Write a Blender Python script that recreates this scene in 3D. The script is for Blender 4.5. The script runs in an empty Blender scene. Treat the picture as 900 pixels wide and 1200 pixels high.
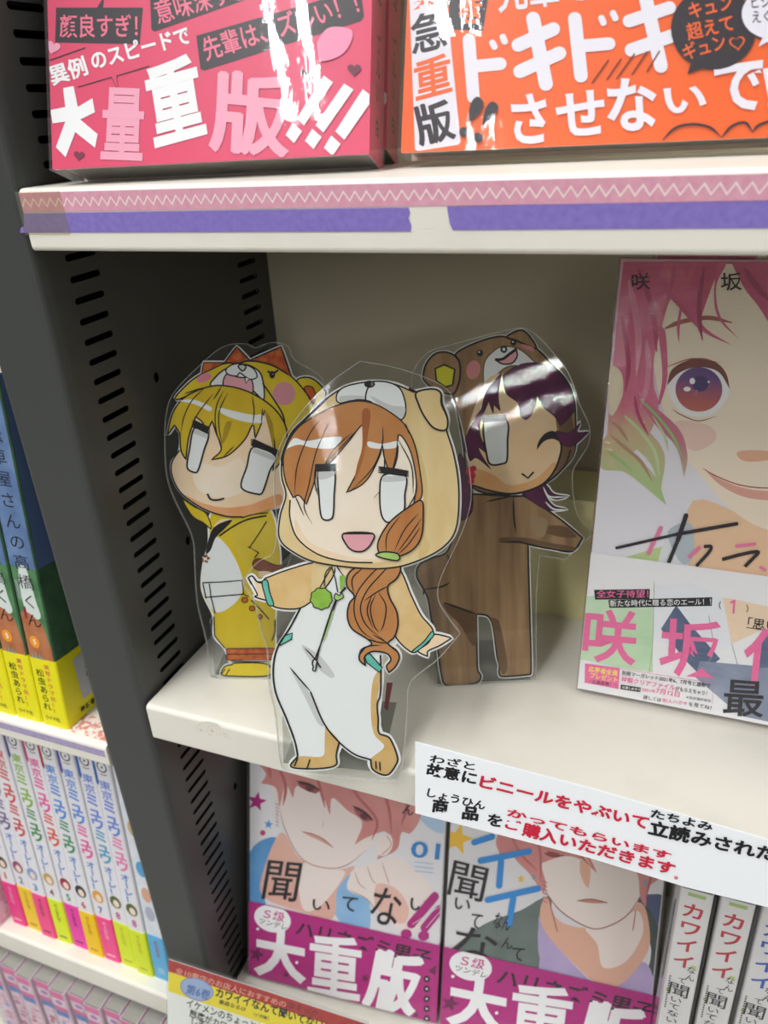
import bpy, math, random
from mathutils import Vector, Matrix
from mathutils.geometry import tessellate_polygon
random.seed(7)
SC = bpy.context.scene
COL = SC.collection

# ------------------------------------------------------------------ camera
CAM_F = 929.8018                      # focal length in pixels of a 900 x 1200 picture
CAM_P = Vector((0.21200885, -0.21159019, 0.01705445))
CAM_M = ((0.9296262732, 0.3642702474, -0.0556971073),
         (0.1199794198, -0.4421040713, -0.8889032169),
         (-0.3484249126, 0.8196652835, -0.4546964958))
cam = bpy.data.cameras.new('camera')
cam.sensor_fit = 'HORIZONTAL'; cam.sensor_width = 36.0
cam.lens = CAM_F / 900 * 36.0
cam.dof.use_dof = True; cam.dof.focus_distance = 0.285; cam.dof.aperture_fstop = 20.0
cam.clip_start = 0.01; cam.clip_end = 50
cam_o = bpy.data.objects.new('camera', cam); COL.objects.link(cam_o)
_r, _d, _f = (Vector(v) for v in CAM_M)
_m = Matrix.Identity(4)
for _i in range(3):
    _m[_i][0] = _r[_i]; _m[_i][1] = -_d[_i]; _m[_i][2] = -_f[_i]; _m[_i][3] = CAM_P[_i]
cam_o.matrix_world = _m
SC.camera = cam_o

# ------------------------------------------------------------------ light
SC.view_settings.view_transform = 'Standard'
try: SC.view_settings.look = 'None'
except Exception: pass
SC.view_settings.gamma = 1.0
SC.view_settings.use_curve_mapping = False
SC.view_settings.exposure = 0.0
SC.cycles.transparent_max_bounces = 40
SC.cycles.max_bounces = 10
w = bpy.data.worlds.new('shop_ambience'); SC.world = w; w.use_nodes = True
w.node_tree.nodes['Background'].inputs[0].default_value = (0.95, 0.97, 1.0, 1)
w.node_tree.nodes['Background'].inputs[1].default_value = 0.06

def tube(name, loc, rot, sx, sy, power):
    l = bpy.data.lights.new(name, 'AREA'); l.shape = 'RECTANGLE'; l.size = sx; l.size_y = sy
    l.energy = power; l.color = (1.0, 0.998, 0.985)
    o = bpy.data.objects.new(name, l); COL.objects.link(o)
    o.location = loc; o.rotation_euler = rot
    return o
# the shop's ceiling carries rows of fluorescent tubes running away from the shelf
CEIL, GLOW = 1.30, 175.0
def row(x, y0, y1, wd, k=1.0):
    tube('fluorescent_light', (x, (y0 + y1) / 2, CEIL), (0, 0, 0), wd, abs(y1 - y0), math.pi * GLOW * k * wd * abs(y1 - y0))
for x in (-0.315, -0.240):
    for y0, y1 in ((0.15, -1.05), (-1.10, -1.60)): row(x, y0, y1, 0.018)
    row(x, -1.95, -3.65, 0.010); row(x, -3.75, -8.5, 0.005)
for x in (-2.40, 1.85):
    row(x, 0.15, -1.05, 0.036); row(x, -1.15, -3.65, 0.018)
for x in (3.98, 5.10): row(x, -3.75, -9.5, 0.020, 2.2)

# ------------------------------------------------------------------ materials
def lin(c):
    c = c / 255.0
    return c / 12.92 if c <= 0.04045 else ((c + 0.055) / 1.055) ** 2.4
def rgb(h):
    h = h.lstrip('#')
    return tuple(lin(int(h[i:i + 2], 16)) for i in (0, 2, 4)) + (1.0,)
MATS = {}
def node_mat(name):
    m = bpy.data.materials.new(name); m.use_nodes = True
    nt = m.node_tree
    return m, nt, nt.nodes['Principled BSDF'], nt.links
def ink(h, rough=0.45):
    """plain printed or drawn colour on paper"""
    k = ('ink', h, rough)
    if k not in MATS:
        m, nt, b, ln = node_mat('ink_' + h.strip('#'))
        b.inputs['Base Color'].default_value = rgb(h)
        b.inputs['Roughness'].default_value = rough
        b.inputs['Specular IOR Level'].default_value = 0.3
        MATS[k] = m
    return MATS[k]
def marker(h, h2, scale=160.0, stretch=(1, 1, 1), rough=0.6, contrast=(0.3, 0.7)):
    """alcohol marker colouring: two close tones mixed by a streaky noise"""
    k = ('marker', h, h2, scale, stretch)
    if k not in MATS:
        m, nt, b, ln = node_mat('marker_' + h.strip('#'))
        tc = nt.nodes.new('ShaderNodeTexCoord'); mp = nt.nodes.new('ShaderNodeMapping')
        mp.inputs['Scale'].default_value = stretch
        nz = nt.nodes.new('ShaderNodeTexNoise'); nz.inputs['Scale'].default_value = scale
        nz.inputs['Detail'].default_value = 4
        cr = nt.nodes.new('ShaderNodeValToRGB')
        cr.color_ramp.elements[0].color = rgb(h); cr.color_ramp.elements[1].color = rgb(h2)
        cr.color_ramp.elements[0].position, cr.color_ramp.elements[1].position = contrast
        ln.new(tc.outputs['Object'], mp.inputs[0]); ln.new(mp.outputs[0], nz.inputs['Vector'])
        ln.new(nz.outputs[0], cr.inputs[0]); ln.new(cr.outputs[0], b.inputs['Base Color'])
        b.inputs['Roughness'].default_value = rough
        b.inputs['Specular IOR Level'].default_value = 0.2
        MATS[k] = m
    return MATS[k]
def blend(name, stops, axis, lo, hi, noise=0.0, nscale=60, rough=0.4):
    """printed colour that runs through several hues along one local axis (a printed gradient)"""
    k = ('blend', name)
    if k not in MATS:
        m, nt, b, ln = node_mat(name)
        tc = nt.nodes.new('ShaderNodeTexCoord'); sp = nt.nodes.new('ShaderNodeSeparateXYZ')
        mr = nt.nodes.new('ShaderNodeMapRange')
        mr.inputs[1].default_value = lo; mr.inputs[2].default_value = hi
        cr = nt.nodes.new('ShaderNodeValToRGB')
        while len(cr.color_ramp.elements) < len(stops): cr.color_ramp.elements.new(0.5)
        for e, (p, h) in zip(cr.color_ramp.elements, stops): e.position = p; e.color = rgb(h)
        ln.new(tc.outputs['Object'], sp.inputs[0]); ln.new(sp.outputs[axis], mr.inputs[0])
        if noise:
            nz = nt.nodes.new('ShaderNodeTexNoise'); nz.inputs['Scale'].default_value = nscale
            ln.new(tc.outputs['Object'], nz.inputs['Vector'])
            ma = nt.nodes.new('ShaderNodeMath'); ma.operation = 'MULTIPLY_ADD'
            ma.inputs[1].default_value = noise
            sb = nt.nodes.new('ShaderNodeMath'); sb.operation = 'SUBTRACT'; sb.inputs[1].default_value = noise * 0.5
            ln.new(nz.outputs[0], ma.inputs[0]); ln.new(mr.outputs[0], ma.inputs[2])
            ln.new(ma.outputs[0], sb.inputs[0]); ln.new(sb.outputs[0], cr.inputs[0])
        else:
            ln.new(mr.outputs[0], cr.inputs[0])
        ln.new(cr.outputs[0], b.inputs['Base Color']); b.inputs['Roughness'].default_value = rough
        b.inputs['Specular IOR Level'].default_value = 0.3
        MATS[k] = m
    return MATS[k]
def paint(name, h, rough, bump=0.0, scale=300, h2=None, spec=0.5, metallic=0.0, dirt=(0.35, 0.65)):
    k = ('paint', name)
    if k not in MATS:
        m, nt, b, ln = node_mat(name)
        b.inputs['Base Color'].default_value = rgb(h); b.inputs['Roughness'].default_value = rough
        b.inputs['Specular IOR Level'].default_value = spec; b.inputs['Metallic'].default_value = metallic
        tc = nt.nodes.new('ShaderNodeTexCoord')
        if bump:
            nz = nt.nodes.new('ShaderNodeTexNoise'); nz.inputs['Scale'].default_value = scale
            bp = nt.nodes.new('ShaderNodeBump'); bp.inputs['Strength'].default_value = bump
            bp.inputs['Distance'].default_value = 0.0004
            ln.new(tc.outputs['Object'], nz.inputs['Vector']); ln.new(nz.outputs[0], bp.inputs['Height'])
            ln.new(bp.outputs[0], b.inputs['Normal'])
        if h2:
            n2 = nt.nodes.new('ShaderNodeTexNoise'); n2.inputs['Scale'].default_value = 28; n2.inputs['Detail'].default_value = 8
            cr = nt.nodes.new('ShaderNodeValToRGB')
            cr.color_ramp.elements[0].position, cr.color_ramp.elements[1].position = dirt
            cr.color_ramp.elements[0].color = rgb(h2); cr.color_ramp.elements[1].color = rgb(h)
            ln.new(tc.outputs['Object'], n2.inputs['Vector']); ln.new(n2.outputs[0], cr.inputs[0])
            ln.new(cr.outputs[0], b.inputs['Base Color'])
        MATS[k] = m
    return MATS[k]
def film(name, haze, haze_col, clear, rough, bump, bscale, stretch=(1, 1, 1), bdist=0.001, ior=1.5, rot=0.0):
    """clear plastic film: straight-through light, a Fresnel gloss and a trace of haze"""
    k = ('film', name)
    if k not in MATS:
        m = bpy.data.materials.new(name); m.use_nodes = True
        nt = m.node_tree; ln = nt.links; nt.nodes.clear()
        out = nt.nodes.new('ShaderNodeOutputMaterial')
        tr = nt.nodes.new('ShaderNodeBsdfTransparent'); tr.inputs[0].default_value = rgb(clear)
        df = nt.nodes.new('ShaderNodeBsdfDiffuse'); df.inputs[0].default_value = rgb(haze_col)
        gl = nt.nodes.new('ShaderNodeBsdfGlossy'); gl.inputs['Roughness'].default_value = rough
        fr = nt.nodes.new('ShaderNodeFresnel')
        ge = nt.nodes.new('ShaderNodeNewGeometry'); mr = nt.nodes.new('ShaderNodeMapRange')
        mr.inputs[3].default_value = ior; mr.inputs[4].default_value = 1 / ior     # the same weak gloss on both faces of the film
        ln.new(ge.outputs['Backfacing'], mr.inputs[0]); ln.new(mr.outputs[0], fr.inputs['IOR'])
        m1 = nt.nodes.new('ShaderNodeMixShader'); m1.inputs[0].default_value = haze
        m2 = nt.nodes.new('ShaderNodeMixShader')
        ln.new(tr.outputs[0], m1.inputs[1]); ln.new(df.outputs[0], m1.inputs[2])
        ln.new(fr.outputs[0], m2.inputs[0]); ln.new(m1.outputs[0], m2.inputs[1]); ln.new(gl.outputs[0], m2.inputs[2])
        ln.new(m2.outputs[0], out.inputs[0])
        if bump:
            tc = nt.nodes.new('ShaderNodeTexCoord'); mp = nt.nodes.new('ShaderNodeMapping')
            mp.inputs['Scale'].default_value = stretch; mp.inputs['Rotation'].default_value = (0, rot, 0)
            nz = nt.nodes.new('ShaderNodeTexNoise'); nz.inputs['Scale'].default_value = bscale; nz.inputs['Detail'].default_value = 3
            bp = nt.nodes.new('ShaderNodeBump'); bp.inputs['Strength'].default_value = bump; bp.inputs['Distance'].default_value = bdist
            ln.new(tc.outputs['Object'], mp.inputs[0]); ln.new(mp.outputs[0], nz.inputs['Vector'])
            ln.new(nz.outputs[0], bp.inputs['Height'])
            ln.new(bp.outputs[0], gl.inputs['Normal']); ln.new(bp.outputs[0], fr.inputs['Normal'])
        MATS[k] = m
    return MATS[k]
def page_mat(name='page_edges', h='#b9b7ac', h2='#8f8d84'):
    k = ('pages', name)
    if k not in MATS:
        m, nt, b, ln = node_mat(name)
        tc = nt.nodes.new('ShaderNodeTexCoord'); mp = nt.nodes.new('ShaderNodeMapping'); mp.inputs['Scale'].default_value = (12, 2600, 12)
        nz = nt.nodes.new('ShaderNodeTexNoise'); nz.inputs['Scale'].default_value = 1.0
        cr = nt.nodes.new('ShaderNodeValToRGB'); cr.color_ramp.elements[0].color = rgb(h2); cr.color_ramp.elements[1].color = rgb(h)
        ln.new(tc.outputs['Object'], mp.inputs[0]); ln.new(mp.outputs[0], nz.inputs['Vector'])
        ln.new(nz.outputs[0], cr.inputs[0]); ln.new(cr.outputs[0], b.inputs['Base Color'])
        b.inputs['Roughness'].default_value = 0.9; b.inputs['Specular IOR Level'].default_value = 0.1
        MATS[k] = m
    return MATS[k]

# ------------------------------------------------------------------ planes, meshes, drawing
def frame(yaw=0.0, lean=0.0, roll=0.0):
    r = Vector((math.cos(yaw), math.sin(yaw), 0)); b = Vector((-math.sin(yaw), math.cos(yaw), 0))
    u = b * math.sin(lean) + Vector((0, 0, math.cos(lean)))
    R = r * math.cos(roll) + u * math.sin(roll); U = u * math.cos(roll) - r * math.sin(roll)
    return R, U, R.cross(U)
class Plane:
    """a flat face standing in the place: base point P, right R, up U, outward normal N"""
    def __init__(s, P, yaw=0.0, lean=0.0, roll=0.0):
        s.P = Vector(P); s.R, s.U, s.N = frame(yaw, lean, roll)
    def uv(s, x, y):
        a = (x - 450) / CAM_F; b = (y - 600) / CAM_F
        d = Vector([CAM_M[0][i] * a + CAM_M[1][i] * b + CAM_M[2][i] for i in range(3)])
        t = (s.P - CAM_P).dot(s.N) / d.dot(s.N)
        q = CAM_P + d * t - s.P
        return q.dot(s.R), q.dot(s.U)
    def pt(s, u, v, d=0.0): return s.P + s.R * u + s.U * v + s.N * d
    def moved(s, du=0, dv=0, dd=0):
        o = Plane((0, 0, 0)); o.P = s.pt(du, dv, dd); o.R, o.U, o.N = s.R, s.U, s.N; return o
    def matrix(s):
        m = Matrix.Identity(4)
        for i in range(3):
            m[i][0] = s.R[i]; m[i][1] = -s.N[i]; m[i][2] = s.U[i]; m[i][3] = s.P[i]
        return m
class MB:
    def __init__(s): s.v = []; s.f = []; s.mi = []; s.mats = []; s.sm = []
    def m(s, mat):
        if mat not in s.mats: s.mats.append(mat)
        return s.mats.index(mat)
    def add(s, vs, fs, mat, smooth=False):
        o = len(s.v); i = s.m(mat); s.v += [tuple(v) for v in vs]
        for f in fs: s.f.append(tuple(o + k for k in f)); s.mi.append(i); s.sm.append(smooth)
    def box(s, x0, x1, y0, y1, z0, z1, mat):
        vs = [(x, y, z) for z in (z0, z1) for y in (y0, y1) for x in (x0, x1)]
        s.add(vs, [(0, 2, 3, 1), (4, 5, 7, 6), (0, 1, 5, 4), (1, 3, 7, 5), (3, 2, 6, 7), (2, 0, 4, 6)], mat)
    def prism(s, prof, axis, a, b, mat, smooth=False, cap=True, closed=True):
        """profile of 2D points swept along an axis: 'x' -> (a, p, q); 'y' -> (p, a, q); 'z' -> (p, q, a)"""
        def pt(t, p, q): return {'x': (t, p, q), 'y': (p, t, q), 'z': (p, q, t)}[axis]
        n = len(prof); vs = [pt(a, *p) for p in prof] + [pt(b, *p) for p in prof]
        rng = range(n if closed else n - 1)
        s.add(vs, [(i, (i + 1) % n, n + (i + 1) % n, n + i) for i in rng], mat, smooth)
        if cap:
            s.add(vs[:n], [tuple(reversed(range(n)))], mat); s.add(vs[n:], [tuple(range(n))], mat)
    def sheet(s, loop, d0, d1, mat):
        """flat outline (u, v) given a real thickness from d0 to d1 towards the viewer"""
        n = len(loop); tri = tessellate_polygon([[Vector((u, v, 0)) for u, v in loop]])
        A = [(u, -d1, v) for u, v in loop]; Bk = [(u, -d0, v) for u, v in loop]
        s.add(A, tri, mat); s.add(Bk, [tuple(reversed(t)) for t in tri], mat)
        s.add(A + Bk, [(i, (i + 1) % n, n + (i + 1) % n, n + i) for i in range(n)], mat)
    def build(s, name, parent=None):
        me = bpy.data.meshes.new(name); me.from_pydata(s.v, [], s.f)
        for m in s.mats: me.materials.append(m)
        me.polygons.foreach_set('material_index', s.mi)
        me.polygons.foreach_set('use_smooth', s.sm)
        me.update()
        o = bpy.data.objects.new(name, me); COL.objects.link(o)
        if parent is not None: o.parent = parent
        return o
def thing(name, plane_or_loc, label, cat, group=None):
    o = bpy.data.objects.new(name, None); COL.objects.link(o); o.empty_display_size = 0.01
    if isinstance(plane_or_loc, Plane): o.matrix_world = plane_or_loc.matrix()
    else: o.location = plane_or_loc
    o['label'] = label; o['category'] = cat
    if group: o['group'] = group
    return o
def copy_tree(o, parent=None):
    c = o.copy(); COL.objects.link(c)
    if parent is not None: c.parent = parent
    for ch in list(o.children): copy_tree(ch, c)
    return c

def smooth_loop(pts, k=5, closed=True):
    """Hermite curve through points; a third value marks a sharp corner"""
    n = len(pts); P = [Vector((p[0], p[1])) for p in pts]; S = [len(p) > 2 for p in pts]
    out = []
    for i in range(n if closed else n - 1):
        j = (i + 1) % n
        def tan(q, other, sgn):
            end = (not closed) and (q == 0 or q == n - 1)
            if S[q] or end: return (P[j] - P[i])
            return (P[(q + 1) % n] - P[q - 1]) * 0.5
        a, b = P[i], P[j]; ta, tb = tan(i, j, 1), tan(j, i, -1); L = (b - a).length
        for t_ in (ta, tb):
            if t_.length > 1.5 * L and L > 0: t_ *= 1.5 * L / t_.length
        for q in range(k):
            t = q / k; t2 = t * t; t3 = t2 * t
            out.append(a * (2 * t3 - 3 * t2 + 1) + ta * (t3 - 2 * t2 + t) + b * (-2 * t3 + 3 * t2) + tb * (t3 - t2))
    if not closed: out.append(P[-1])
    return out
_glyphs = {}
def glyphs(s, bold):
    k = (s, bold)
    if k not in _glyphs:
        cu = bpy.data.curves.new('lettering', 'FONT'); cu.body = s; cu.offset = bold; cu.resolution_u = 3
        o = bpy.data.objects.new('lettering', cu); COL.objects.link(o)
        dg = bpy.context.evaluated_depsgraph_get()
        me = bpy.data.meshes.new_from_object(o.evaluated_get(dg))
        vs = [(v.co.x, v.co.y) for v in me.vertices]; fs = [tuple(p.vertices) for p in me.polygons]
        bpy.data.objects.remove(o); bpy.data.curves.remove(cu); bpy.data.meshes.remove(me)
        _glyphs[k] = (vs, fs)
    return _glyphs[k]
class Art:
    """flat drawing or print on one face of a thing. Coordinates are taken off the photograph and carried onto the face."""
    def __init__(s, mb, plane=None, d=0.0, step=1.1e-5):
        s.mb = mb; s.pl = plane; s.d = d; s.step = step; s.ox = s.oy = 0.0; s.s = 1.0; s.local = plane is None; s.clip = None; s.lw = 1.0
    def use(s, ox, oy, sc): s.ox, s.oy, s.s = ox, oy, sc; s.local = False; return s
    def loc(s): s.local = True; return s
    def q(s, p):
        if s.local: return p[0], p[1]
        return s.pl.uv(s.ox + p[0] / s.s, s.oy + p[1] / s.s)
    def up(s): s.d += s.step; return s.d
    def poly_uv(s, L, mat):
        d = s.up(); tri = tessellate_polygon([[Vector((u, v, 0)) for u, v in L]])
        # make every triangle face the viewer (towards local -Y)
        out = []
        for t in tri:
            a, b, c = (L[i] for i in t)
            cr = (b[0] - a[0]) * (c[1] - a[1]) - (b[1] - a[1]) * (c[0] - a[0])
            out.append(tuple(t) if cr > 0 else tuple(reversed(t)))
        s.emit([(u, v) for u, v in L], out, d, mat)
    def emit(s, V, F, d, mat):
        c = s.clip
        if c:
            nv = []; nf = []
            for f in F:
                P = [V[i] for i in f]
                if all(c[0] <= p[0] <= c[2] and c[1] <= p[1] <= c[3] for p in P):
                    nf.append(tuple(range(len(nv), len(nv) + len(P)))); nv += P; continue
                for ax, lim, sg in ((0, c[0], 1), (0, c[2], -1), (1, c[1], 1), (1, c[3], -1)):
                    Q = []
                    for i in range(len(P)):
                        A, B = P[i - 1], P[i]; da = (A[ax] - lim) * sg; db = (B[ax] - lim) * sg
                        if (da >= 0) != (db >= 0):
                            t = da / (da - db); Q.append((A[0] + (B[0] - A[0]) * t, A[1] + (B[1] - A[1]) * t))
                        if db >= 0: Q.append(B)
                    P = Q
                    if len(P) < 3: break
                if len(P) >= 3: nf.append(tuple(range(len(nv), len(nv) + len(P)))); nv += P
            V, F = nv, nf
        if F: s.mb.add([(u, -d, v) for u, v in V], F, mat)
    def fill(s, pts, mat, smooth=True, k=5):
        L = smooth_loop(pts, k) if smooth else [Vector(p[:2]) for p in pts]
        s.poly_uv([s.q(p) for p in L], mat)
        return s
    def line(s, pts, wd, mat, closed=False, smooth=True, taper=False, k=5):
        """wd in the same units as pts"""
        L = smooth_loop(pts, k, closed) if smooth else [Vector(p[:2]) for p in pts]
        d = s.up(); n = len(L)
        vs = []; fs = []
        for i, p in enumerate(L):
            a = L[i - 1] if (i > 0 or closed) else p
            b = L[(i + 1) % n] if (i < n - 1 or closed) else p
            t = b - a
            if t.length < 1e-9: t = Vector((1, 0))
            t.normalize(); nn = Vector((-t.y, t.x))
            h = wd / 2 * s.lw
            if taper: h *= max(0.25, min(1.0, 4.0 * i / n + .3, 4.0 * (n - 1 - i) / n + .15))
            for sg in (1, -1):
                vs.append(s.q(p + nn * (h * sg)))
        for i in range(n if closed else n - 1):
            j = (i + 1) % n; fs.append((2 * i, 2 * i + 1, 2 * j + 1, 2 * j))
        # orientation towards the viewer
        def area(f):
            a, b, c = (vs[f[i]] for i in range(3)); return (b[0] - a[0]) * (c[1] - a[1]) - (b[1] - a[1]) * (c[0] - a[0])
        fs = [f if area(f) > 0 else tuple(reversed(f)) for f in fs]
        s.emit(vs, fs, d, mat)
        return s
    def bar(s, a, b, wd, mat):
        """straight stroke with round ends"""
        a = Vector(a); b = Vector(b); t = (b - a).normalized(); n = Vector((-t.y, t.x)); h = wd / 2; L = []
        for k in range(9):
            g = math.pi * k / 8; L.append(b + n * (h * math.cos(g)) + t * (h * math.sin(g)))
        for k in range(9):
            g = math.pi * k / 8; L.append(a - n * (h * math.cos(g)) - t * (h * math.sin(g)))
        s.poly_uv([s.q(p) for p in L], mat); return s
    def shape(s, pts, mat, edge, wd=4.0, smooth=True):
        s.fill(pts, mat, smooth); s.line(pts, wd, edge, closed=True, smooth=smooth); return s
    def oval(s, cx, cy, rx, ry, mat, n=22, rot=0.0, edge=None, wd=3):
        c, sn = math.cos(rot), math.sin(rot)
        L = [(cx + rx * math.cos(a) * c - ry * math.sin(a) * sn, cy + rx * math.cos(a) * sn + ry * math.sin(a) * c) for a in (2 * math.pi * i / n for i in range(n))]
        s.fill(L, mat, smooth=False)
        if edge: s.line(L, wd, edge, closed=True, smooth=False)
        return s
    def star(s, cx, cy, r, mat, rot=0.0, inner=0.42):
        s.fill([(cx + (r if i % 2 == 0 else r * inner) * math.sin(rot + math.pi * i / 5), cy - (r if i % 2 == 0 else r * inner) * math.cos(rot + math.pi * i / 5)) for i in range(10)], mat, smooth=False); return s
    def heart(s, cx, cy, r, mat, rot=0.0):
        L = []
        for i in range(24):
            t = 2 * math.pi * i / 24
            x = 16 * math.sin(t) ** 3; y = -(13 * math.cos(t) - 5 * math.cos(2 * t) - 2 * math.cos(3 * t) - math.cos(4 * t))
            x, y = x / 16 * r, y / 16 * r
            L.append((cx + x * math.cos(rot) - y * math.sin(rot), cy + x * math.sin(rot) + y * math.cos(rot)))
        s.fill(L, mat, smooth=False); return s
    def text(s, st, p0, p1, h, mat, bold=0.02, up=None):
        """lettering whose bounding box has its lower edge from p0 to p1 and the height h"""
        vs, fs = glyphs(st, bold)
        if not vs: return s
        x0 = min(v[0] for v in vs); x1 = max(v[0] for v in vs); y0 = min(v[1] for v in vs); y1 = max(v[1] for v in vs)
        p0 = Vector(p0); p1 = Vector(p1); e = p1 - p0
        if up is None:
            sg = 1 if s.local else -1
            up = Vector((-e.y, e.x)).normalized() * h if s.local else Vector((e.y, -e.x)).normalized() * h
        else: up = Vector(up)
        d = s.up(); out = []
        for x, y in vs:
            p = p0 + e * ((x - x0) / max(x1 - x0, 1e-6)) + up * ((y - y0) / max(y1 - y0, 1e-6))
            out.append(s.q(p))
        s.emit(out, fs, d, mat); return s
    def heavy(s, st, p0, p1, h, mat, bold, w):
        """dense characters made heavier by overprinting, so their counters stay open"""
        for dx, dy in ((-w, 0), (w, 0), (0, -w * .7), (0, w * .7)): s.text(st, (p0[0] + dx, p0[1] + dy), (p1[0] + dx, p1[1] + dy), h, mat, bold)
        return s
    def column(s, st, a, b, wd, mat, bold=0.02, fill=0.86, up=None):
        """characters one under another from a (top centre) to b (bottom centre), wd = character width"""
        a = Vector(a); b = Vector(b); n = len(st); step = (b - a) / n
        t = step.normalized(); rt = Vector((-t.y, t.x)) if s.local else Vector((t.y, -t.x))
        for i, ch in enumerate(st):
            c = a + step * (i + 0.5); hh = step.length * fill
            if ch in 'ー':
                s.line([tuple(c - t * hh * .45), tuple(c + t * hh * .45)], wd * 0.13, mat, smooth=False); continue
            vs, fs = glyphs(ch, bold); d = s.up()
            s.emit([s.q(c + rt * ((gx - 0.5) * wd * 1.08) - t * ((gy - 0.38) * hh * 1.08)) for gx, gy in vs], fs, d, mat)
        return s
INK = ink('#0d0a08', 0.5); WHITE = ink('#f2f3f4')
# ------------------------------------------------------------------ shelving
LZ = -0.2130; FH = 0.0193; DEP = 0.1558; PW = 0.0293
PIT = 0.025 * 0.303; ZS = 0.16937681 * 0.303; YA, YB, YC, YD = 0.0155, 0.0315, 0.1269, 0.1438
RIGHT = 0.56; LEFT = -0.48; LOWZ = -0.4345; FLOORZ = -0.95
steel = paint('dark_grey_powder_coat', '#424443', 0.42, 0.12, 900, spec=0.4)
steel_in = paint('dark_grey_inner_panel', '#3e3e3c', 0.36, 0.08, 700, spec=0.45)
hollow = paint('slot_shadow_steel', '#0d0d0c', 0.9, spec=0.1)
cream = paint('cream_shelf_enamel', '#e6e3d8', 0.36, 0.05, 500, h2='#dad6c9', spec=0.4, dirt=(0.2, 0.5))
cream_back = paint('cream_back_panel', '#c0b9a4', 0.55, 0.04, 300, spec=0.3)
floor_m = paint('grey_vinyl_floor', '#a9a7a0', 0.5, 0.05, 100, h2='#96948d')

mb = MB(); mb.box(-2.5, 2.5, -3.5, 1.5, FLOORZ - 0.02, FLOORZ, floor_m)
o = mb.build('floor'); o['kind'] = 'structure'

def rr(y0, y1, zc, h, n=4):
    """slot outline with round ends, in (y, z)"""
    r = h / 2; L = []
    for k in range(n + 1):
        a = -math.pi / 2 + math.pi * k / n; L.append((y1 - r + r * math.cos(a), zc + r * math.sin(a)))
    for k in range(n + 1):
        a = math.pi / 2 + math.pi * k / n; L.append((y0 + r + r * math.cos(a), zc + r * math.sin(a)))
    return L
def side_panel(mb, x, face, mat):
    """steel side panel facing +X or -X with two columns of real slots"""
    z0, z1 = FLOORZ + 0.02, 0.42
    # strips between the slot columns
    cols = [(0.002, YA - 0.001, False), (YA - 0.001, YB + 0.001, True), (YB + 0.001, YC - 0.001, False), (YC - 0.001, YD + 0.001, True), (YD + 0.001, DEP, False)]
    def put(vs, fs):
        V = [(x, y, z) for y, z in vs]
        mb.add(V, [f if face > 0 else tuple(reversed(f)) for f in fs], mat)
    holes = [(0.052, ZS - PIT * 17.2), (0.052, ZS - PIT * 27.6), (0.052, ZS - PIT * 48.2), (0.052, ZS - PIT * 6.6)]
    for a, b, slotted in cols:
        if not slotted:
            if abs(a - YB - 0.001) < 1e-6:
                # middle strip with small round screw holes
                loops = [[Vector((a, z0, 0)), Vector((b, z0, 0)), Vector((b, z1, 0)), Vector((a, z1, 0))]]
                for hy, hz in holes:
                    loops.append([Vector((hy + 0.0016 * math.cos(q), hz + 0.0022 * math.sin(q), 0)) for q in [2 * math.pi * i / 10 for i in range(10)]])
                flat = [p for l in loops for p in l]
                put([(p.x, p.y) for p in flat], [tuple(t) for t in tessellate_polygon(loops)])
            else: put([(a, z0), (b, z0), (b, z1), (a, z1)], [(0, 1, 2, 3)])
            continue
        i0 = int((ZS - z1) / PIT) + 2; i1 = int((ZS - z0) / PIT) - 1
        zt = ZS - PIT * i0 + PIT / 2; zb = ZS - PIT * i1 - PIT / 2
        put([(a, zt), (b, zt), (b, z1), (a, z1)], [(0, 1, 2, 3)])
        put([(a, z0), (b, z0), (b, zb), (a, zb)], [(0, 1, 2, 3)])
        for i in range(i0, i1 + 1):
            zc = ZS - PIT * i; hl = rr(a + 0.001, b - 0.001, zc, 0.0024)
            outer = [(a, zc - PIT / 2), (b, zc - PIT / 2), (b, zc + PIT / 2), (a, zc + PIT / 2)]
            tri = tessellate_polygon([[Vector((p[0], p[1], 0)) for p in outer], [Vector((p[0], p[1], 0)) for p in hl]])
            put(outer + hl, [tuple(t) for t in tri])
            n = len(hl); V = [(x, p[0], p[1]) for p in hl] + [(x - face * 0.0011, p[0], p[1]) for p in hl]
            mb.add(V, [(k, (k + 1) % n, n + (k + 1) % n, n + k) for k in range(n)], hollow)
def upright(x1, label):
    t = thing('shelving_upright', (x1, 0, FLOORZ), label, 'shelf upright')
    mb = MB(); dz = -FLOORZ
    # front face with rounded long edges, hollow behind
    r = 0.0028; prof = []
    for k in range(5):
        a = math.pi / 2 * k / 4; prof.append((-r + r * math.sin(a), r - r * math.cos(a)))
    for k in range(5):
        a = math.pi / 2 * k / 4; prof.append((-r + r * math.cos(a) , r + 0.0 + 0.0 * k) if False else (0.0, r + 0.0002 * k))
    prof += [(0.0, 0.006), (-PW, 0.006)]
    for k in range(5):
        a = math.pi / 2 * k / 4; prof.append((-PW + r - r * math.cos(a), r - r * math.sin(a)))
    mb.prism(prof, 'z', 0.0, 0.42 + dz, steel)
    mb.build('post_face', t)
    for s, xx in ((1, 0.0), (-1, -PW)):
        m2 = MB(); side_panel(m2, xx, s, steel_in)
        for v in range(len(m2.v)):
            X, Y, Z = m2.v[v]; m2.v[v] = (X, max(Y, 0.006), Z + dz)
        m2.box(xx - s * 0.009 - 0.0005, xx - s * 0.009 + 0.0005, 0.006, DEP, 0.02, 0.42 + dz, hollow)
        m2.build('side_panel', t)
    return t
upright(0.0, 'dark grey slotted steel upright on the left, between the two bays of shelves')

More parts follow.
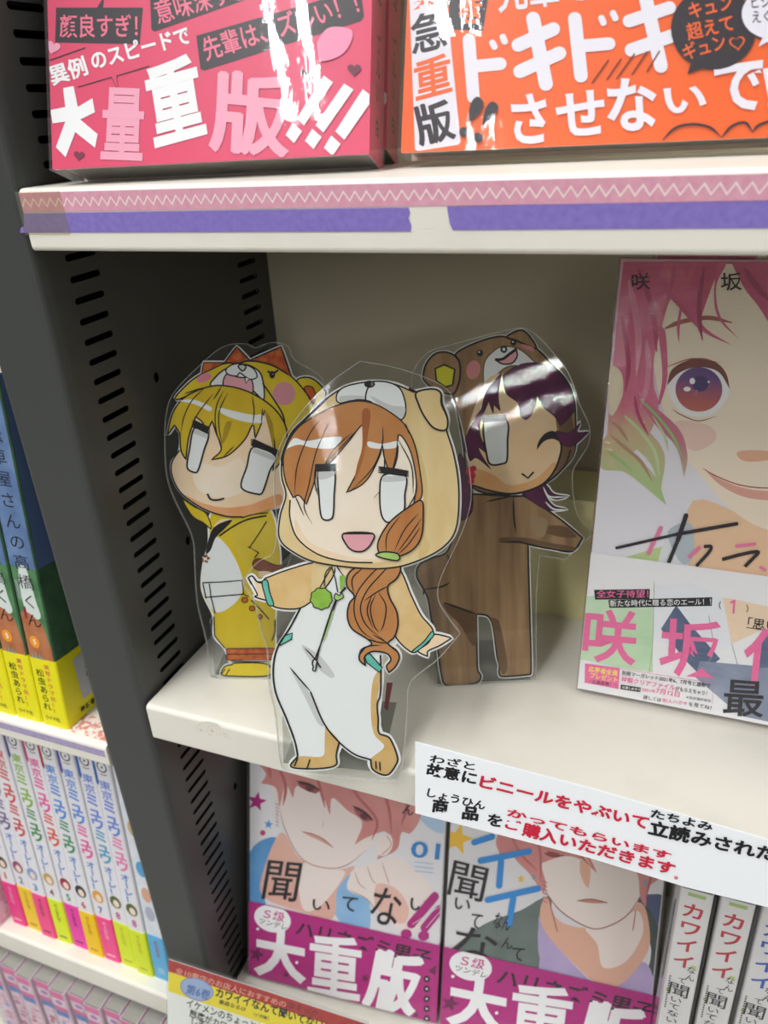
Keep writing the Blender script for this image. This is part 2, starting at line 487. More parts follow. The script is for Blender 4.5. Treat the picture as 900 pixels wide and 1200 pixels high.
for (a, b, lab) in ((0.0, RIGHT, 'cream steel back panel behind the three laminated figures'), (LEFT, -PW, 'cream steel back panel behind the narrow spines on the left')):
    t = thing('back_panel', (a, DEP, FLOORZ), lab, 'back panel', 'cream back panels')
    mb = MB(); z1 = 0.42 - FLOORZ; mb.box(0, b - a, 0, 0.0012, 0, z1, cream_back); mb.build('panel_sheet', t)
    mb = MB(); mb.box(0, b - a, 0.0012, 0.012, z1 - 0.02, z1, steel); mb.build('top_rail', t)

def shelf(x0, x1, z, label, fh=FH, dep=DEP, front=0.0, mat=cream):
    """bent sheet-steel shelf board: rounded front lip, hollow underneath"""
    t = thing('shelf_board', (x0, front, z), label, 'shelf', 'cream steel shelves')
    r = 0.0022; D = dep - front - 0.0004; th = 0.0012
    out = [(D, -fh), (D, 0.0)]
    for k in range(7):
        a = math.pi / 2 * k / 6; out.append((r - r * math.sin(a), -r + r * math.cos(a)))
    rb = 0.0016
    for k in range(5):
        a = math.pi / 2 * k / 4; out.append((rb - rb * math.cos(a), -fh + rb - rb * math.sin(a)))
    inn = [(0.010, -fh), (0.010, -fh + th), (th, -fh + th), (th, -r), (r, -th), (D - th, -th), (D - th, -fh)]
    prof = out + inn
    W = x1 - x0; n = len(prof)
    mb = MB(); vs = []; 
    for xx in (0, W): vs += [(xx, p, q) for p, q in prof]
    tri = tessellate_polygon([[Vector((p, q, 0)) for p, q in prof]])
    m_ = mb.m(mat)
    mb.add(vs, [(i, (i + 1) % n, n + (i + 1) % n, n + i) for i in range(n)], mat)
    mb.add(vs[:n], [tuple(reversed(f)) for f in tri], mat); mb.add(vs[n:], tri, mat)
    mb.build('board', t)
    # welded side cheeks
    for xx in (0.0, W - 0.0012):
        m3 = MB(); m3.box(xx, xx + 0.0012, 0.0014, D - 0.0014, -fh + 0.0002, -0.0013, mat); m3.build('side_cheek', t)
    return t
XS = 0.0017
up_shelf = shelf(XS, RIGHT - XS, 0.0, 'cream shelf with pink zigzag tape and purple tape along its front edge')
mid_shelf = shelf(XS, RIGHT - XS, LZ, 'scuffed cream shelf carrying the laminated figures and the big pink manga')
low_shelf = shelf(XS, RIGHT - XS, LOWZ, 'cream shelf at the bottom right under the two face-out red-haired manga')
LZ1, LZ2, LZ3 = -0.2468, -0.4466, -0.6305
lt_shelf = shelf(LEFT + XS, -PW - 0.0002, LZ1, 'cream shelf on the left under the yellow-banded books', fh=0.0128)
ll_shelf = shelf(LEFT + XS, -PW - 0.0002, LZ2, 'cream shelf on the left under the numbered white spines')
lb_shelf = shelf(LEFT + XS, -PW - 0.0002, LZ3, 'cream shelf at the bottom left under the pink shrink-wrapped books', front=-0.018)

# tapes stuck along the upper shelf's front
washi = marker('#d596ab', '#dca5b6', 420, rough=0.55); washi2 = ink('#efe2dc', 0.6)
purple = marker('#7d6cb8', '#8a7ac4', 500, rough=0.6)
clear_tape = film('clear_tape', 0.06, '#e8e4dc', '#fbf9f2', 0.12, 0.25, 260, bdist=0.0002)
def zig(a):
    p = []; n = 208
    for i in range(n): p.append((0.0004 + 0.352 * i / (n - 1), -0.0042 + (0.0012 if i % 2 else -0.0012)))
    a.line(p, 0.0006, washi2, smooth=False)
def tape(name, mat, L, d, art=None, label=None, th=0.0001):
    mb = MB(); mb.sheet(L, d, d + th, mat)
    if art: art(Art(mb, None, d + th))
    o = mb.build(name, up_shelf)
    if label: o['label'] = label
tape('zigzag_tape', washi, [(0.0, -0.0012), (0.354, -0.0012), (0.354, -0.0070), (0.0, -0.0070), (0.0003, -0.004)], 0.00006, zig, 'pink tape with a white zigzag line')
tape('purple_tape', purple, [(0.0, -0.0074), (0.1330, -0.0073), (0.1334, -0.0088), (0.1329, -0.0100), (0.1336, -0.0120), (0.1333, -0.0134), (-0.0034, -0.0134), (-0.0026, -0.0118), (-0.0010, -0.0112)], 0.00006, None, 'torn purple tape at the left end')
tape('purple_tape', purple, [(0.1437, -0.0072), (0.1738, -0.0070), (0.354, -0.0066), (0.354, -0.0127), (0.1452, -0.0131), (0.1444, -0.0115), (0.1440, -0.0092)], 0.00006, None, 'second purple tape after the gap')
tape('clear_tape', clear_tape, [(-0.0012, -0.0008), (0.017, -0.0008), (0.0175, -0.0140), (-0.0015, -0.0140)], 0.00022)
# strips stuck to the front of the left-hand shelf
lil = marker('#b9acc9', '#cfc6da', 400, rough=0.5); lil2 = ink('#8479a8', 0.5); red_w = marker('#d98b7c', '#efe3da', 330, rough=0.5, contrast=(0.45, 0.55))
def lt_art(a):
    for z in (-0.0030, -0.0043, -0.0056): a.fill([(0.0, z), (0.4475, z), (0.4475, z - 0.0006), (0.0, z - 0.0006)], lil2, smooth=False)
mb = MB(); mb.sheet([(0.0, -0.0024), (0.4475, -0.0024), (0.4475, -0.0068), (0.0, -0.0068)], 0.00006, 0.00016, lil); lt_art(Art(mb, None, 0.00016))
o = mb.build('striped_tape', lt_shelf); o['label'] = 'lilac striped tape'
mb = MB(); mb.box(0.418, 0.4474, 0.0035, 0.016, 0.00005, 0.0002, red_w)
o = mb.build('patterned_tape', lt_shelf); o['label'] = 'red and white patterned tape on top'
# scuff on the middle shelf's lip
scuff = marker('#c6c1b3', '#e6e2d6', 700, rough=0.5, contrast=(0.30, 0.5))
mb = MB(); pl = Plane((XS, 0, LZ)); a = Art(mb, pl, 0.00004)
a.use(150, 760, 3.913).fill([(300, 360), (345, 335), (400, 340), (425, 360), (410, 380), (380, 400), (350, 378), (320, 385)], scuff)
a.fill([(400, 392), (450, 385), (475, 412), (440, 408)], scuff)
mb.build('scuff_mark', mid_shelf)
# display riser at the back of the middle shelf
t = thing('display_riser', (0.118, 0.1197, LZ + 0.0001), 'low cream display riser at the back of the shelf between bear figure and big manga', 'riser')
riser_m = paint('cream_riser_board', '#e2dba6', 0.5, 0.05, 200, spec=0.3)
mb = MB()
prof = [(0.0, 0.0), (0.0, 0.0635), (0.0008, 0.0648), (0.034, 0.0648), (0.034, 0.0), (0.033, 0.0), (0.033, 0.0638), (0.0011, 0.0638), (0.001, 0.0)]
n = len(prof); vs = [(x, p, q) for x in (0, 0.30) for p, q in prof]
tri = tessellate_polygon([[Vector((p, q, 0)) for p, q in prof]])
mb.add(vs, [(i, (i + 1) % n, n + (i + 1) % n, n + i) for i in range(n)], riser_m)
mb.add(vs[:n], tri, riser_m); mb.add(vs[n:], tri, riser_m)
mb.build('bent_board', t)
for xx in (-0.0008, 0.30):
    mb = MB(); mb.box(xx, xx + 0.0008, 0, 0.034, 0, 0.0648, riser_m); mb.build('end_plate', t)
# ------------------------------------------------------------------ books shown face-out
wrap = film('shrink_wrap', 0.03, '#e8eaf0', '#fbfbfb', 0.03, 0.30, 160, (1.0, 1.0, 0.60), 0.00012, 1.42)
wrap_v = film('shrink_wrap_creased', 0.03, '#e8eaf0', '#fbfbfb', 0.05, 0.5, 210, (0.55, 1.0, 2.4), 0.0008, 1.45)
pages = page_mat()
paper_w = ink('#eeeeee', 0.5)
def face_book(name, pl, W, H, T, label, cat, cover_m, cover_art=None, obi=None, wrap_m=None, group=None, spine_art=None, ridge=False):
    """book lying against its plane: front board in the plane, spine on the right, pages behind"""
    t = thing(name, pl, label, cat, group)
    mb = MB(); b = 0.0005
    mb.box(0, W - 0.0006, 0, b, 0, H, cover_m); mb.box(0, W - 0.0006, T - b, T, 0, H, cover_m)
    k = 6; prof = [(W - 0.0012, 0.0)] + [(W - 0.0012 + 0.0012 * math.sin(math.pi / 2 * i / k), 0.0012 - 0.0012 * math.cos(math.pi / 2 * i / k)) for i in range(1, k + 1)]
    prof += [(W - 0.0012 + 0.0012 * math.cos(math.pi / 2 * i / k), T - 0.0012 + 0.0012 * math.sin(math.pi / 2 * i / k)) for i in range(k + 1)]
    inn = [(W - 0.0012, T - b), (W - b, T - 0.0012), (W - b, 0.0012), (W - 0.0012, b)]
    pr = prof + inn; n = len(pr); vs = [(p, q, z) for z in (0, H) for p, q in pr]
    tri = tessellate_polygon([[Vector((p, q, 0)) for p, q in pr]])
    mb.add(vs, [(i, (i + 1) % n, n + (i + 1) % n, n + i) for i in range(n)], cover_m)
    mb.add(vs[:n], tri, cover_m); mb.add(vs[n:], tri, cover_m)
    if cover_art:
        a = Art(mb, pl, 0.00002); a.clip = (0, 0, W - 0.0008, H); cover_art(a)
    c = mb.build('cover', t)
    mb = MB(); mb.box(0.0012, W - 0.0007, b, T - b, 0.0012, H - 0.0012, pages); mb.build('pages', t)
    if obi:
        oh, om, oart = obi
        mb = MB(); e = 0.00012; y0 = -0.0011
        mb.box(-e, W + e, y0, y0 + e, -0.0002, oh, om); mb.box(W, W + e, y0 + e, T + e, -0.0002, oh, om)
        if oart:
            a = Art(mb, pl, -y0 + 0.00002); a.clip = (0, 0, W, oh); oart(a)
        if spine_art: spine_art(mb, W + e + 0.00003, T)
        mb.build('obi_band', t)
    if wrap_m:
        g = 0.0021
        if ridge:
            # the film's loose front: a long crease stands up along the left edge
            mb = MB(); nu, nv = 26, 60; rd = random.Random(5); V = []
            us = [-0.0006, 0.002] + [0.0045 + 0.0085 * k / (nu - 3) for k in range(nu - 3)] + [W + 0.0006]
            for k in range(nv + 1):
                v = -0.0006 + (H + 0.0012) * k / nv; c0 = 0.0088 + rd.uniform(-.0004, .0004); am = 0.0005 + rd.uniform(0, .0003)
                for u_ in us: V.append((u_, -g - am * math.exp(-((u_ - c0) / 0.0016) ** 2), v))
            n_ = len(us)
            mb.add(V, [(r_ * n_ + q_, r_ * n_ + q_ + 1, (r_ + 1) * n_ + q_ + 1, (r_ + 1) * n_ + q_) for r_ in range(nv) for q_ in range(n_ - 1)], wrap_m, True)
            x0, x1, y0, y1, z0, z1 = -0.0006, W + 0.0006, -g, T + 0.0005, -0.0006, H + 0.0006
            vs = [(x, y, z) for z in (z0, z1) for y in (y0, y1) for x in (x0, x1)]
            mb.add(vs, [(0, 2, 3, 1), (4, 5, 7, 6), (1, 3, 7, 5), (3, 2, 6, 7), (2, 0, 4, 6)], wrap_m)
            mb.build('shrink_wrap', t)
        else:
            mb = MB(); mb.box(-0.0006, W + 0.0006, -g, T + 0.0005, -0.0006, H + 0.0006, wrap_m); mb.build('shrink_wrap', t)
    return t

# --- pink-banded stack on the upper shelf
PINK = ink('#e0456b', 0.35); PALE = ink('#f0a6bd', 0.35); BLK = ink('#2b242a', 0.35); PKT = ink('#f0718e', 0.35)
pk = Plane((0.0127, 0.0064, 0.0048), 0.16, 0.352)
def pink_art(a):
    a.use(50, 0, 4.0909)
    a.fill([(75, 45), (490, 45), (475, 220), (70, 212)], BLK, smooth=False); a.fill([(270, 46), (305, -10), (300, 46)], BLK, smooth=False)
    a.text('顔良すぎ！', (92, 190), (465, 188), 112, PKT, 0.012)
    a.fill([(522, -60), (1430, -330), (1430, -110), (1060, -20), (545, 160), (530, 150)], BLK, smooth=False)
    a.text('意味深すぎ', (565, 128), (1010, 0), 116, PKT, 0.012)
    a.fill([(745, 180), (1530, -45), (1545, 90), (1530, 110), (785, 345), (765, 340)], BLK, smooth=False)
    a.text('先輩は、ズルい！！', (795, 305), (1530, 75), 118, PKT, 0.014)
    a.heavy('異例', (62, 420), (232, 366), 96, WHITE, 0.010, 2.2); a.text('のスピードで', (255, 345), (725, 215), 88, WHITE, 0.03)
    a.line([(45, 297), (215, 237)], 5, BLK, smooth=False)
    a.line([(180, 425), (340, 378), (375, 447), (365, 372), (520, 325)], 5, BLK, smooth=False)
    a.fill([(110, 430), (160, 420), (180, 520), (250, 478), (262, 545), (192, 580), (275, 650), (262, 715), (168, 640), (122, 760), (75, 712), (120, 590), (60, 598), (48, 535), (120, 520)], WHITE, smooth=False)
    a.text('量', (287, 770), (488, 778), 348, PALE, 0.022, up=(16, -345))
    a.text('重', (548, 718), (800, 650), 400, WHITE, 0.03, up=(-62, -395))
    a.heart(186, 752, 26, ink('#7a2640', 0.4), 0.1)
    a.heart(62, 235, 34, PALE, 0.3)
    a.use(250, 0, 3.75)
    a.text('版', (-5, 668), (330, 700), 352, PALE, 0.016, up=(16, -352))
    for dx, dy in ((9, 0), (-9, 0), (0, 7), (0, -7)): a.text('版', (-5 + dx, 668 + dy), (330 + dx, 700 + dy), 352, PALE, 0.010, up=(16, -352))
    for (p, q, r, s_, dts) in (((492, 340), (532, 370), (405, 560), (373, 528), (360, 592)), ((580, 375), (622, 402), (490, 590), (455, 558), (445, 618)), ((662, 400), (710, 438), (582, 622), (542, 585), (528, 648))):
        a.fill([p, q, r, s_], WHITE, smooth=False)
        x, y = dts; a.fill([(x - 4, y - 46), (x + 37, y - 8), (x + 2, y + 44), (x - 36, y + 8)], WHITE, smooth=False)
    a.heart(318, 262, 20, PALE, -0.2); a.heart(410, 332, 20, BLK, 0.2); a.heart(625, 315, 30, ink('#6d2a44', .4), 0.0)
    a.fill([(470, 180), (520, 130), (610, 140), (612, 190), (570, 250), (485, 278), (465, 230)], ink('#ef92b4', 0.35))
def pink_spine(mb, x, T):
    # dark lettering down the spine
    pm = ink('#3a1a28', 0.4)
    for i in range(3):
        z = 0.0075 + 0 * i
    gl, fs = glyphs('白', 0.02)
    def put(ch, zc, h, yc):
        g, f = glyphs(ch, 0.02)
        mb.add([(x, yc - (gx - 0.5) * -h * 0.9, zc + (gy - 0.4) * h) for gx, gy in g], f, pm)
    put('白', 0.010, 0.0055, T * 0.5)
    for k, ch in enumerate('いルズ、は輩先'):
        if ch != '、': put(ch, 0.020 + 0.0068 * k, 0.0066, T * 0.5)
first = face_book('manga_volume', pk, 0.1035, 0.168, 0.0165, 'manga with a hot-pink band of big white lettering, front copy of the upper-left stack', 'manga', ink('#e9d3d6'), None, (0.060, PINK, pink_art), wrap, 'pink-banded manga on the upper shelf', pink_spine)
second = copy_tree(first); second.matrix_world = pk.moved(0.0006, 0.0012 + 0.0165 * math.tan(0.352), -0.0192).matrix()
second['label'] = 'second copy of the pink-banded manga, mostly hidden behind the front copy'

# --- orange-banded stack
ORG = ink('#f0641f', 0.35); LAV = ink('#e6e4ee', 0.35)
og = Plane((0.1213, 0.033, 0.0042), 0.05, 0.30)
def orange_art(a):
    a.use(460, 0, 3.913)
    a.fill([(72, -300), (225, -300), (250, -5), (316, 655), (305, 668), (122, 697), (108, 690)], LAV, smooth=False)
    a.text('緊', (82, 62), (238, 30), 180, ORG, 0.02, up=(-22, -180))
    a.text('急', (95, 262), (258, 222), 180, BLK, 0.02, up=(-14, -180))
    a.text('重', (112, 470), (280, 425), 182, ORG, 0.02, up=(-14, -182))
    a.heavy('版', (133, 678), (297, 640), 186, BLK, 0.012, 4)
    a.fill([(250, -200), (450, -200), (445, -20), (418, 150), (275, 143), (266, 120)], BLK, smooth=False)
    a.text('巻', (308, 118), (420, 112), 138, ORG, 0.02, up=(-4, -138))
    a.text('先輩', (490, 70), (770, 35), 190, LAV, 0.02)
    a.text('とは', (820, 20), (1080, -15), 170, LAV, 0.03)
    W = LAV
    a.bar((355, 192), (375, 450), 58, W); a.bar((375, 312), (498, 300), 58, W); a.bar((462, 205), (472, 222), 30, W); a.bar((510, 178), (518, 198), 30, W)
    a.bar((580, 215), (740, 142), 62, W); a.bar((588, 335), (768, 252), 62, W); a.bar((648, 95), (706, 392), 64, W)
    a.bar((838, 95), (866, 355), 62, W)
    a.use(680, 0, 3.873)
    a.bar((10, 217), (132, 207), 58, W); a.bar((98, 92), (106, 112), 30, W); a.bar((150, 70), (160, 92), 30, W)
    a.bar((222, 105), (405, 45), 58, W); a.bar((232, 236), (428, 168), 60, W); a.bar((292, -20), (366, 308), 62, W)
    for p, q in (((130, 280), (55, 385)), ((187, 275), (122, 370)), ((248, 252), (165, 368)), ((305, 243), (235, 347)), ((360, 240), (303, 335))): a.line([p, q], 7, ink('#7a2a10', .4), smooth=False)
    a.use(460, 0, 3.913)
    a.text('さ', (560, 672), (722, 660), 230, LAV, 0.03); a.text('せ', (762, 640), (985, 620), 205, LAV, 0.03)
    a.use(680, 0, 3.873)
    a.text('な', (125, 606), (352, 598), 240, LAV, 0.03); a.text('い', (388, 528), (575, 508), 118, LAV, 0.03); a.text('で', (597, 520), (835, 505), 215, LAV, 0.03, up=(8, -225))
    a.text('！', (852, 510), (885, 505), 190, LAV, 0.03)
    a.oval(603, 140, 192, 186, BLK, 36); a.fill([(500, 300), (485, 346), (560, 318)], BLK, smooth=False)
    a.text('キュン', (500, 98), (695, 52), 72, ORG, 0.015); a.text('超えて', (490, 196), (700, 150), 78, ORG, 0.015); a.text('ギュン', (475, 285), (665, 232), 76, ORG, 0.015)
    a.heart(710, 205, 36, ORG, -0.15); a.heart(710, 204, 28, BLK, -0.15)
    a.oval(862, 75, 138, 118, BLK, 36); a.oval(862, 75, 132, 112, LAV, 36); a.fill([(830, 170), (805, 222), (880, 185)], LAV, smooth=False)
    a.text('ビジュ', (775, 50), (905, 42), 58, BLK, 0.01); a.text('えぐい', (778, 118), (915, 110), 56, BLK, 0.01)
    for L in ([(370, 648), (430, 590), (510, 572), (590, 588), (640, 632)], [(640, 632), (685, 582), (745, 565), (780, 608)], [(780, 608), (810, 575), (900, 555), (960, 600)]): a.line(L, 12, BLK, taper=True)
    a.use(460, 0, 3.913)
    a.fill([(352, 575, 1), (362, 490), (392, 452), (422, 478), (402, 530)], BLK); a.fill([(415, 597, 1), (430, 510), (462, 474), (490, 500), (462, 552)], BLK)
    a.oval(334, 613, 22, 23, BLK); a.oval(398, 638, 22, 24, BLK)
def pagey(mb, x, T): pass
wrap_o = film('shrink_wrap_puckered', 0.03, '#e8eaf0', '#fbfbfb', 0.03, 0.40, 150, (1.0, 1.0, 0.6), 0.00012, 1.42)
first = face_book('manga_volume', og, 0.116, 0.168, 0.0100, 'manga with an orange band of rounded white lettering on the upper shelf at the right', 'manga', ink('#f0d9c8'), None, (0.060, ORG, orange_art), wrap_o)
# --- big pink-haired manga on the middle shelf
bm = Plane((0.1797, 0.0660, LZ + 0.0029), 0.0, 0.227)
HW, HH = 0.114, 0.176
def big_cover(a):
    a.loc()
    skin = ink('#f4e6d0', .45); blush = ink('#eebfae', .45)
    hair = blend('cover_hair_pink_to_green', [(0.0, '#a9cf8c'), (0.28, '#cdb48c'), (0.42, '#d9708c'), (1.0, '#c8607f')], 2, 0.085, 0.172, 0.25, 45)
    hair2 = blend('cover_hair_locks', [(0.0, '#b7d49a'), (0.3, '#c9788a'), (0.5, '#cf5f86'), (1.0, '#d26a86')], 2, 0.085, 0.172, 0.2, 60)
    a.fill([(0, 0), (HW - .001, 0), (HW - .001, HH), (0, HH)], blend('cover_ground', [(0.0, '#eceaf0'), (0.6, '#e6e3ec'), (1.0, '#d9a9b6')], 2, 0.05, 0.15), smooth=False)
    a.use(690, 300, 4.2857)
    # neck and collar, then the face and the hair in loose flat washes
    a.use(660, 560, 3.75)
    a.fill([(570, 100), (900, 200), (1300, 200), (1300, 620), (740, 720), (700, 560), (560, 440)], ink('#f0c9a4', .45))
    a.fill([(200, 370), (435, 300), (420, 420), (400, 470), (180, 520)], ink('#c3d795', .45), smooth=False)
    a.fill([(435, 300), (470, 230), (520, 340), (640, 520), (560, 640), (400, 560), (405, 440)], ink('#e3e6ea', .45))
    a.fill([(460, 235), (560, 200), (575, 330), (540, 380), (500, 350)], ink('#b9c4cc', .45))
    a.use(690, 300, 4.2857)
    a.fill([(330, 240), (480, 80), (700, 40), (1000, 30), (1500, 60), (1500, 1300), (1150, 1420), (880, 1370), (700, 1260), (560, 1100), (440, 960), (370, 760), (320, 500)], skin)
    a.fill([(440, 830), (600, 850), (640, 920), (540, 980), (470, 930)], ink('#efcfc0', .45))
    a.fill([(745, 985), (840, 975), (960, 990), (900, 1025), (780, 1030)], ink('#e9b596', .45))
    # mouth: plain soft smile
    a.fill([(580, 1065), (640, 1110), (760, 1160), (900, 1180), (1100, 1170), (1000, 1225), (800, 1215), (660, 1150)], ink('#e2a797', .45))
    a.line([(570, 1065), (640, 1105), (760, 1150), (900, 1165), (1100, 1150)], 6, ink('#a2503c', .45), taper=True)
    # one large plain round eye
    a.fill([(395, 640), (430, 570), (540, 535), (640, 560), (700, 650), (690, 720), (610, 800), (500, 800), (425, 740)], WHITE)
    a.oval(553, 670, 118, 112, blend('cover_iris', [(0.0, '#c98a72'), (0.45, '#b9605a'), (0.75, '#6c4a86'), (1.0, '#5a3f7a')], 2, 0.112, 0.141), 30)
    a.oval(560, 640, 42, 40, ink('#4d376c', .45)); a.oval(520, 628, 14, 16, WHITE); a.oval(494, 668, 18, 12, WHITE); a.oval(602, 632, 6, 6, WHITE)
    a.fill([(392, 650, 1), (415, 575), (480, 530), (560, 512), (640, 535), (690, 590), (708, 668, 1), (660, 590), (600, 562), (520, 562), (450, 590)], ink('#7a4238', .45))
    a.line([(385, 560), (520, 515), (660, 535)], 5, ink('#a5564c', .45), taper=True)
    a.line([(380, 365), (470, 330), (600, 310), (720, 335)], 22, ink('#a9685a', .45), taper=True)
    a.line([(420, 770), (470, 800), (550, 828), (640, 805)], 5, ink('#8d5646', .45), taper=True)
    # hair masses
    a.fill([(175, 30, 1), (900, 30, 1), (900, 330, 1), (850, 250), (780, 160), (720, 40, 1), (660, 40, 1), (560, 330), (575, 440, 1), (540, 350), (440, 210), (400, 240), (360, 380), (330, 500), (325, 640), (350, 760), (300, 900), (200, 1000), (80, 1040, 1), (100, 800), (120, 560), (150, 250)], hair)
    a.fill([(380, 40), (470, 60), (560, 330), (720, 450, 1), (560, 370), (430, 220)], hair2)
    a.fill([(650, 40), (690, 40), (640, 150), (660, 300), (755, 420, 1), (650, 310), (630, 170)], hair2)
    a.fill([(500, 90), (540, 40), (470, 260), (452, 440, 1), (445, 330)], hair2)
    a.fill([(350, 360), (385, 380), (395, 600), (360, 740), (345, 750, 1), (370, 600)], hair2)
    a.fill([(240, 690), (360, 780), (460, 880), (495, 1000), (480, 1110, 1), (440, 960), (330, 840)], hair2)
    a.fill([(170, 780), (300, 880), (380, 1000), (360, 1180, 1), (310, 1040), (200, 920)], hair)
    a.fill([(90, 900), (200, 980), (330, 1100), (390, 1250, 1), (260, 1140), (170, 1080), (60, 1060)], hair)
    lk = [ink('#b8486e', .45), ink('#d98aa0', .45), ink('#c25f80', .45), ink('#a84e6e', .45)]
    for n_, (L, w_) in enumerate((([(250, 60), (300, 200), (330, 330), (340, 480)], 26), ([(200, 120), (230, 260), (250, 420), (240, 600)], 34), ([(330, 60), (400, 180), (470, 260), (530, 330)], 24), ([(580, 60), (560, 180), (555, 300), (570, 420)], 22), ([(165, 300), (190, 450), (200, 560), (185, 680)], 22), ([(290, 420), (300, 540), (290, 660), (260, 760)], 28), ([(430, 50), (420, 130), (390, 220)], 20), ([(780, 60), (840, 150), (900, 220)], 30), ([(230, 700), (250, 800), (300, 900)], 16))): a.line(L, w_, lk[n_ % 4], taper=True)
    gk = [ink('#9cc47c', .45), ink('#c4d8a0', .45), ink('#b58a70', .45)]
    for n_, (L, w_) in enumerate((([(260, 720), (340, 800), (420, 900), (470, 1010)], 14), ([(180, 800), (260, 880), (330, 980), (355, 1100)], 18), ([(110, 900), (180, 960), (260, 1030), (320, 1130)], 16), ([(90, 980), (150, 1020), (220, 1080)], 14), ([(320, 800), (380, 900), (400, 980)], 10), ([(100, 820), (150, 860), (200, 930)], 14))): a.line(L, w_, gk[n_ % 3], taper=True)
    a.fill([(110, 560), (165, 590), (170, 700), (120, 800), (100, 760)], ink('#dfd0b0', .45))
    tm = ink('#241c20', .4)
    a.text('咲', (218, 172), (310, 168), 86, tm, 0.008); a.text('坂', (664, 176), (770, 172), 90, tm, 0.008)
    # hand-lettered title
    a.use(660, 560, 3.75); pkc = ink('#ee7fa8', .4)
    a.bar((430, 218), (374, 330), 17, pkc); a.bar((598, 305), (556, 345), 16, pkc); a.bar((762, 298), (842, 289), 14, pkc); a.bar((868, 391), (886, 402), 14, pkc)
    a.bar((236, 306), (500, 246), 13, tm); a.bar((500, 246), (762, 200), 16, tm); a.bar((540, 164), (505, 270), 20, tm); a.bar((505, 270), (440, 428), 16, tm)
    a.line([(618, 300), (650, 300), (640, 325), (585, 386)], 14, tm); a.line([(698, 357), (780, 335), (855, 322), (840, 345), (798, 388)], 15, tm)
    a.text('"LOVE" WILL BE IN FULL', (550, 430), (888, 474), 15, tm, 0.004); a.text('IO SAKISAKA', (680, 476), (848, 500), 14, tm, 0.004)
    a.text('BLOOM', (905, 476), (985, 486), 15, tm, 0.004)
def big_obi(a):
    a.use(660, 560, 3.75); tm = ink('#1f1b1e', .4); pkc = ink('#ee6fa4', .4)
    a.fill([(100, 518), (240, 500), (395, 540), (395, 850), (250, 830), (68, 790)], marker('#b7d8ae', '#cfe6c8', 60, rough=.4), smooth=False)
    a.fill([(395, 470), (560, 455), (700, 520), (740, 730), (620, 800), (395, 700)], ink('#e8ebf0', .4), smooth=False)
    a.fill([(700, 520), (900, 560), (900, 650), (740, 725)], ink('#f0d6b8', .4), smooth=False)
    a.fill([(497, 555), (560, 640), (690, 790), (600, 860), (540, 800), (430, 660)], marker('#4b5878', '#65718f', 80, rough=.4), smooth=False)
    a.fill([(600, 800), (1300, 860), (1300, 1150), (780, 1040), (580, 870)], marker('#78839c', '#96a0b4', 60, rough=.4), smooth=False)
    a.fill([(850, 700), (1000, 640), (1100, 820), (860, 830)], marker('#55617e', '#6d7996', 80, rough=.4), smooth=False)
    a.line([(400, 450), (395, 700), (380, 850)], 3, ink('#9fb49c', .5)); a.line([(640, 600), (660, 760), (610, 830)], 3, ink('#8d98a8', .5)); a.line([(740, 725), (770, 830)], 3, ink('#8d98a8', .5))
    a.fill([(137, 488), (382, 484), (380, 528), (142, 531)], tm, smooth=False); a.text('全女子待望！', (148, 523), (376, 521), 34, pkc, 0.01)
    a.fill([(200, 532), (655, 520), (653, 558), (204, 567)], tm, smooth=False); a.text('新たな時代に贈る恋のエール！！', (207, 562), (650, 553), 29, WHITE, 0.006)
    a.text('（', (684, 572), (694, 572), 34, tm, 0.012); a.bar((752, 534), (748, 588), 9, pkc); a.bar((752, 534), (736, 544), 8, pkc); a.text('）', (803, 586), (813, 586), 34, tm, 0.012)
    a.text('「思い、', (808, 652), (960, 672), 46, tm, 0.01); a.line([(804, 652), (960, 676)], 3, tm, smooth=False)
    a.text('咲', (80, 800), (318, 822), 240, pkc, 0.018); a.text('坂', (418, 862), (690, 878), 252, pkc, 0.018); a.text('伊', (778, 900), (1050, 930), 256, pkc, 0.018)
    a.text('最', (700, 1036), (878, 1048), 158, tm, 0.014)
    a.text('新', (900, 1062), (1080, 1080), 158, tm, 0.014)
    a.fill([(98, 810), (250, 830), (244, 922), (96, 893)], pkc, smooth=False)
    yl = ink('#f7ee5a', .4)
    a.text('応募者全員', (112, 846), (240, 866), 26, yl, 0.015); a.text('プレゼント', (118, 872), (238, 893), 24, yl, 0.015); a.text('／企画実施！＼', (108, 895), (240, 914), 18, tm, 0.01)
    a.text('別冊マーガレット2021年6、7月号と連動で', (257, 860), (645, 918), 20, tm, 0.012)
    a.text('特製クリアファイル', (255, 890), (490, 928), 25, pkc, 0.015); a.text('がもらえちゃう！', (492, 928), (630, 950), 20, tm, 0.012)
    a.fill([(255, 902), (342, 915), (340, 935), (253, 922)], tm, smooth=False); a.text('応募しめきり', (260, 919), (338, 930), 12, WHITE, 0.008)
    a.text('2021年', (345, 930), (405, 940), 16, pkc, 0.01); a.text('7月12日', (408, 940), (510, 957), 24, pkc, 0.015); a.text('※当日消印有効', (540, 962), (648, 980), 13, tm, 0.006)
    a.text('詳しくは', (352, 965), (430, 978), 18, tm, 0.008); a.text('新人ハガキ', (436, 978), (545, 994), 18, pkc, 0.008); a.text('を見てね！', (550, 995), (650, 1012), 18, tm, 0.008)
    a.line([(250, 832), (660, 895), (655, 985)], 1.6, pkc, smooth=False)
first = face_book('manga_volume', bm, HW, HH, 0.0120, 'large manga with a pink-haired face leaning on the middle shelf at the right', 'manga', ink('#c4506e', .4), big_cover, (0.0610, ink('#eeeef0', .4), big_obi), wrap_v, 'pink-haired manga on the middle shelf', None, True)
second = copy_tree(first); second.matrix_world = bm.moved(0.011, 0.0022 + 0.0120 * math.tan(0.227), -0.0158).matrix()
second['label'] = 'second copy of the pink-haired manga, only its top edge showing behind the front copy'
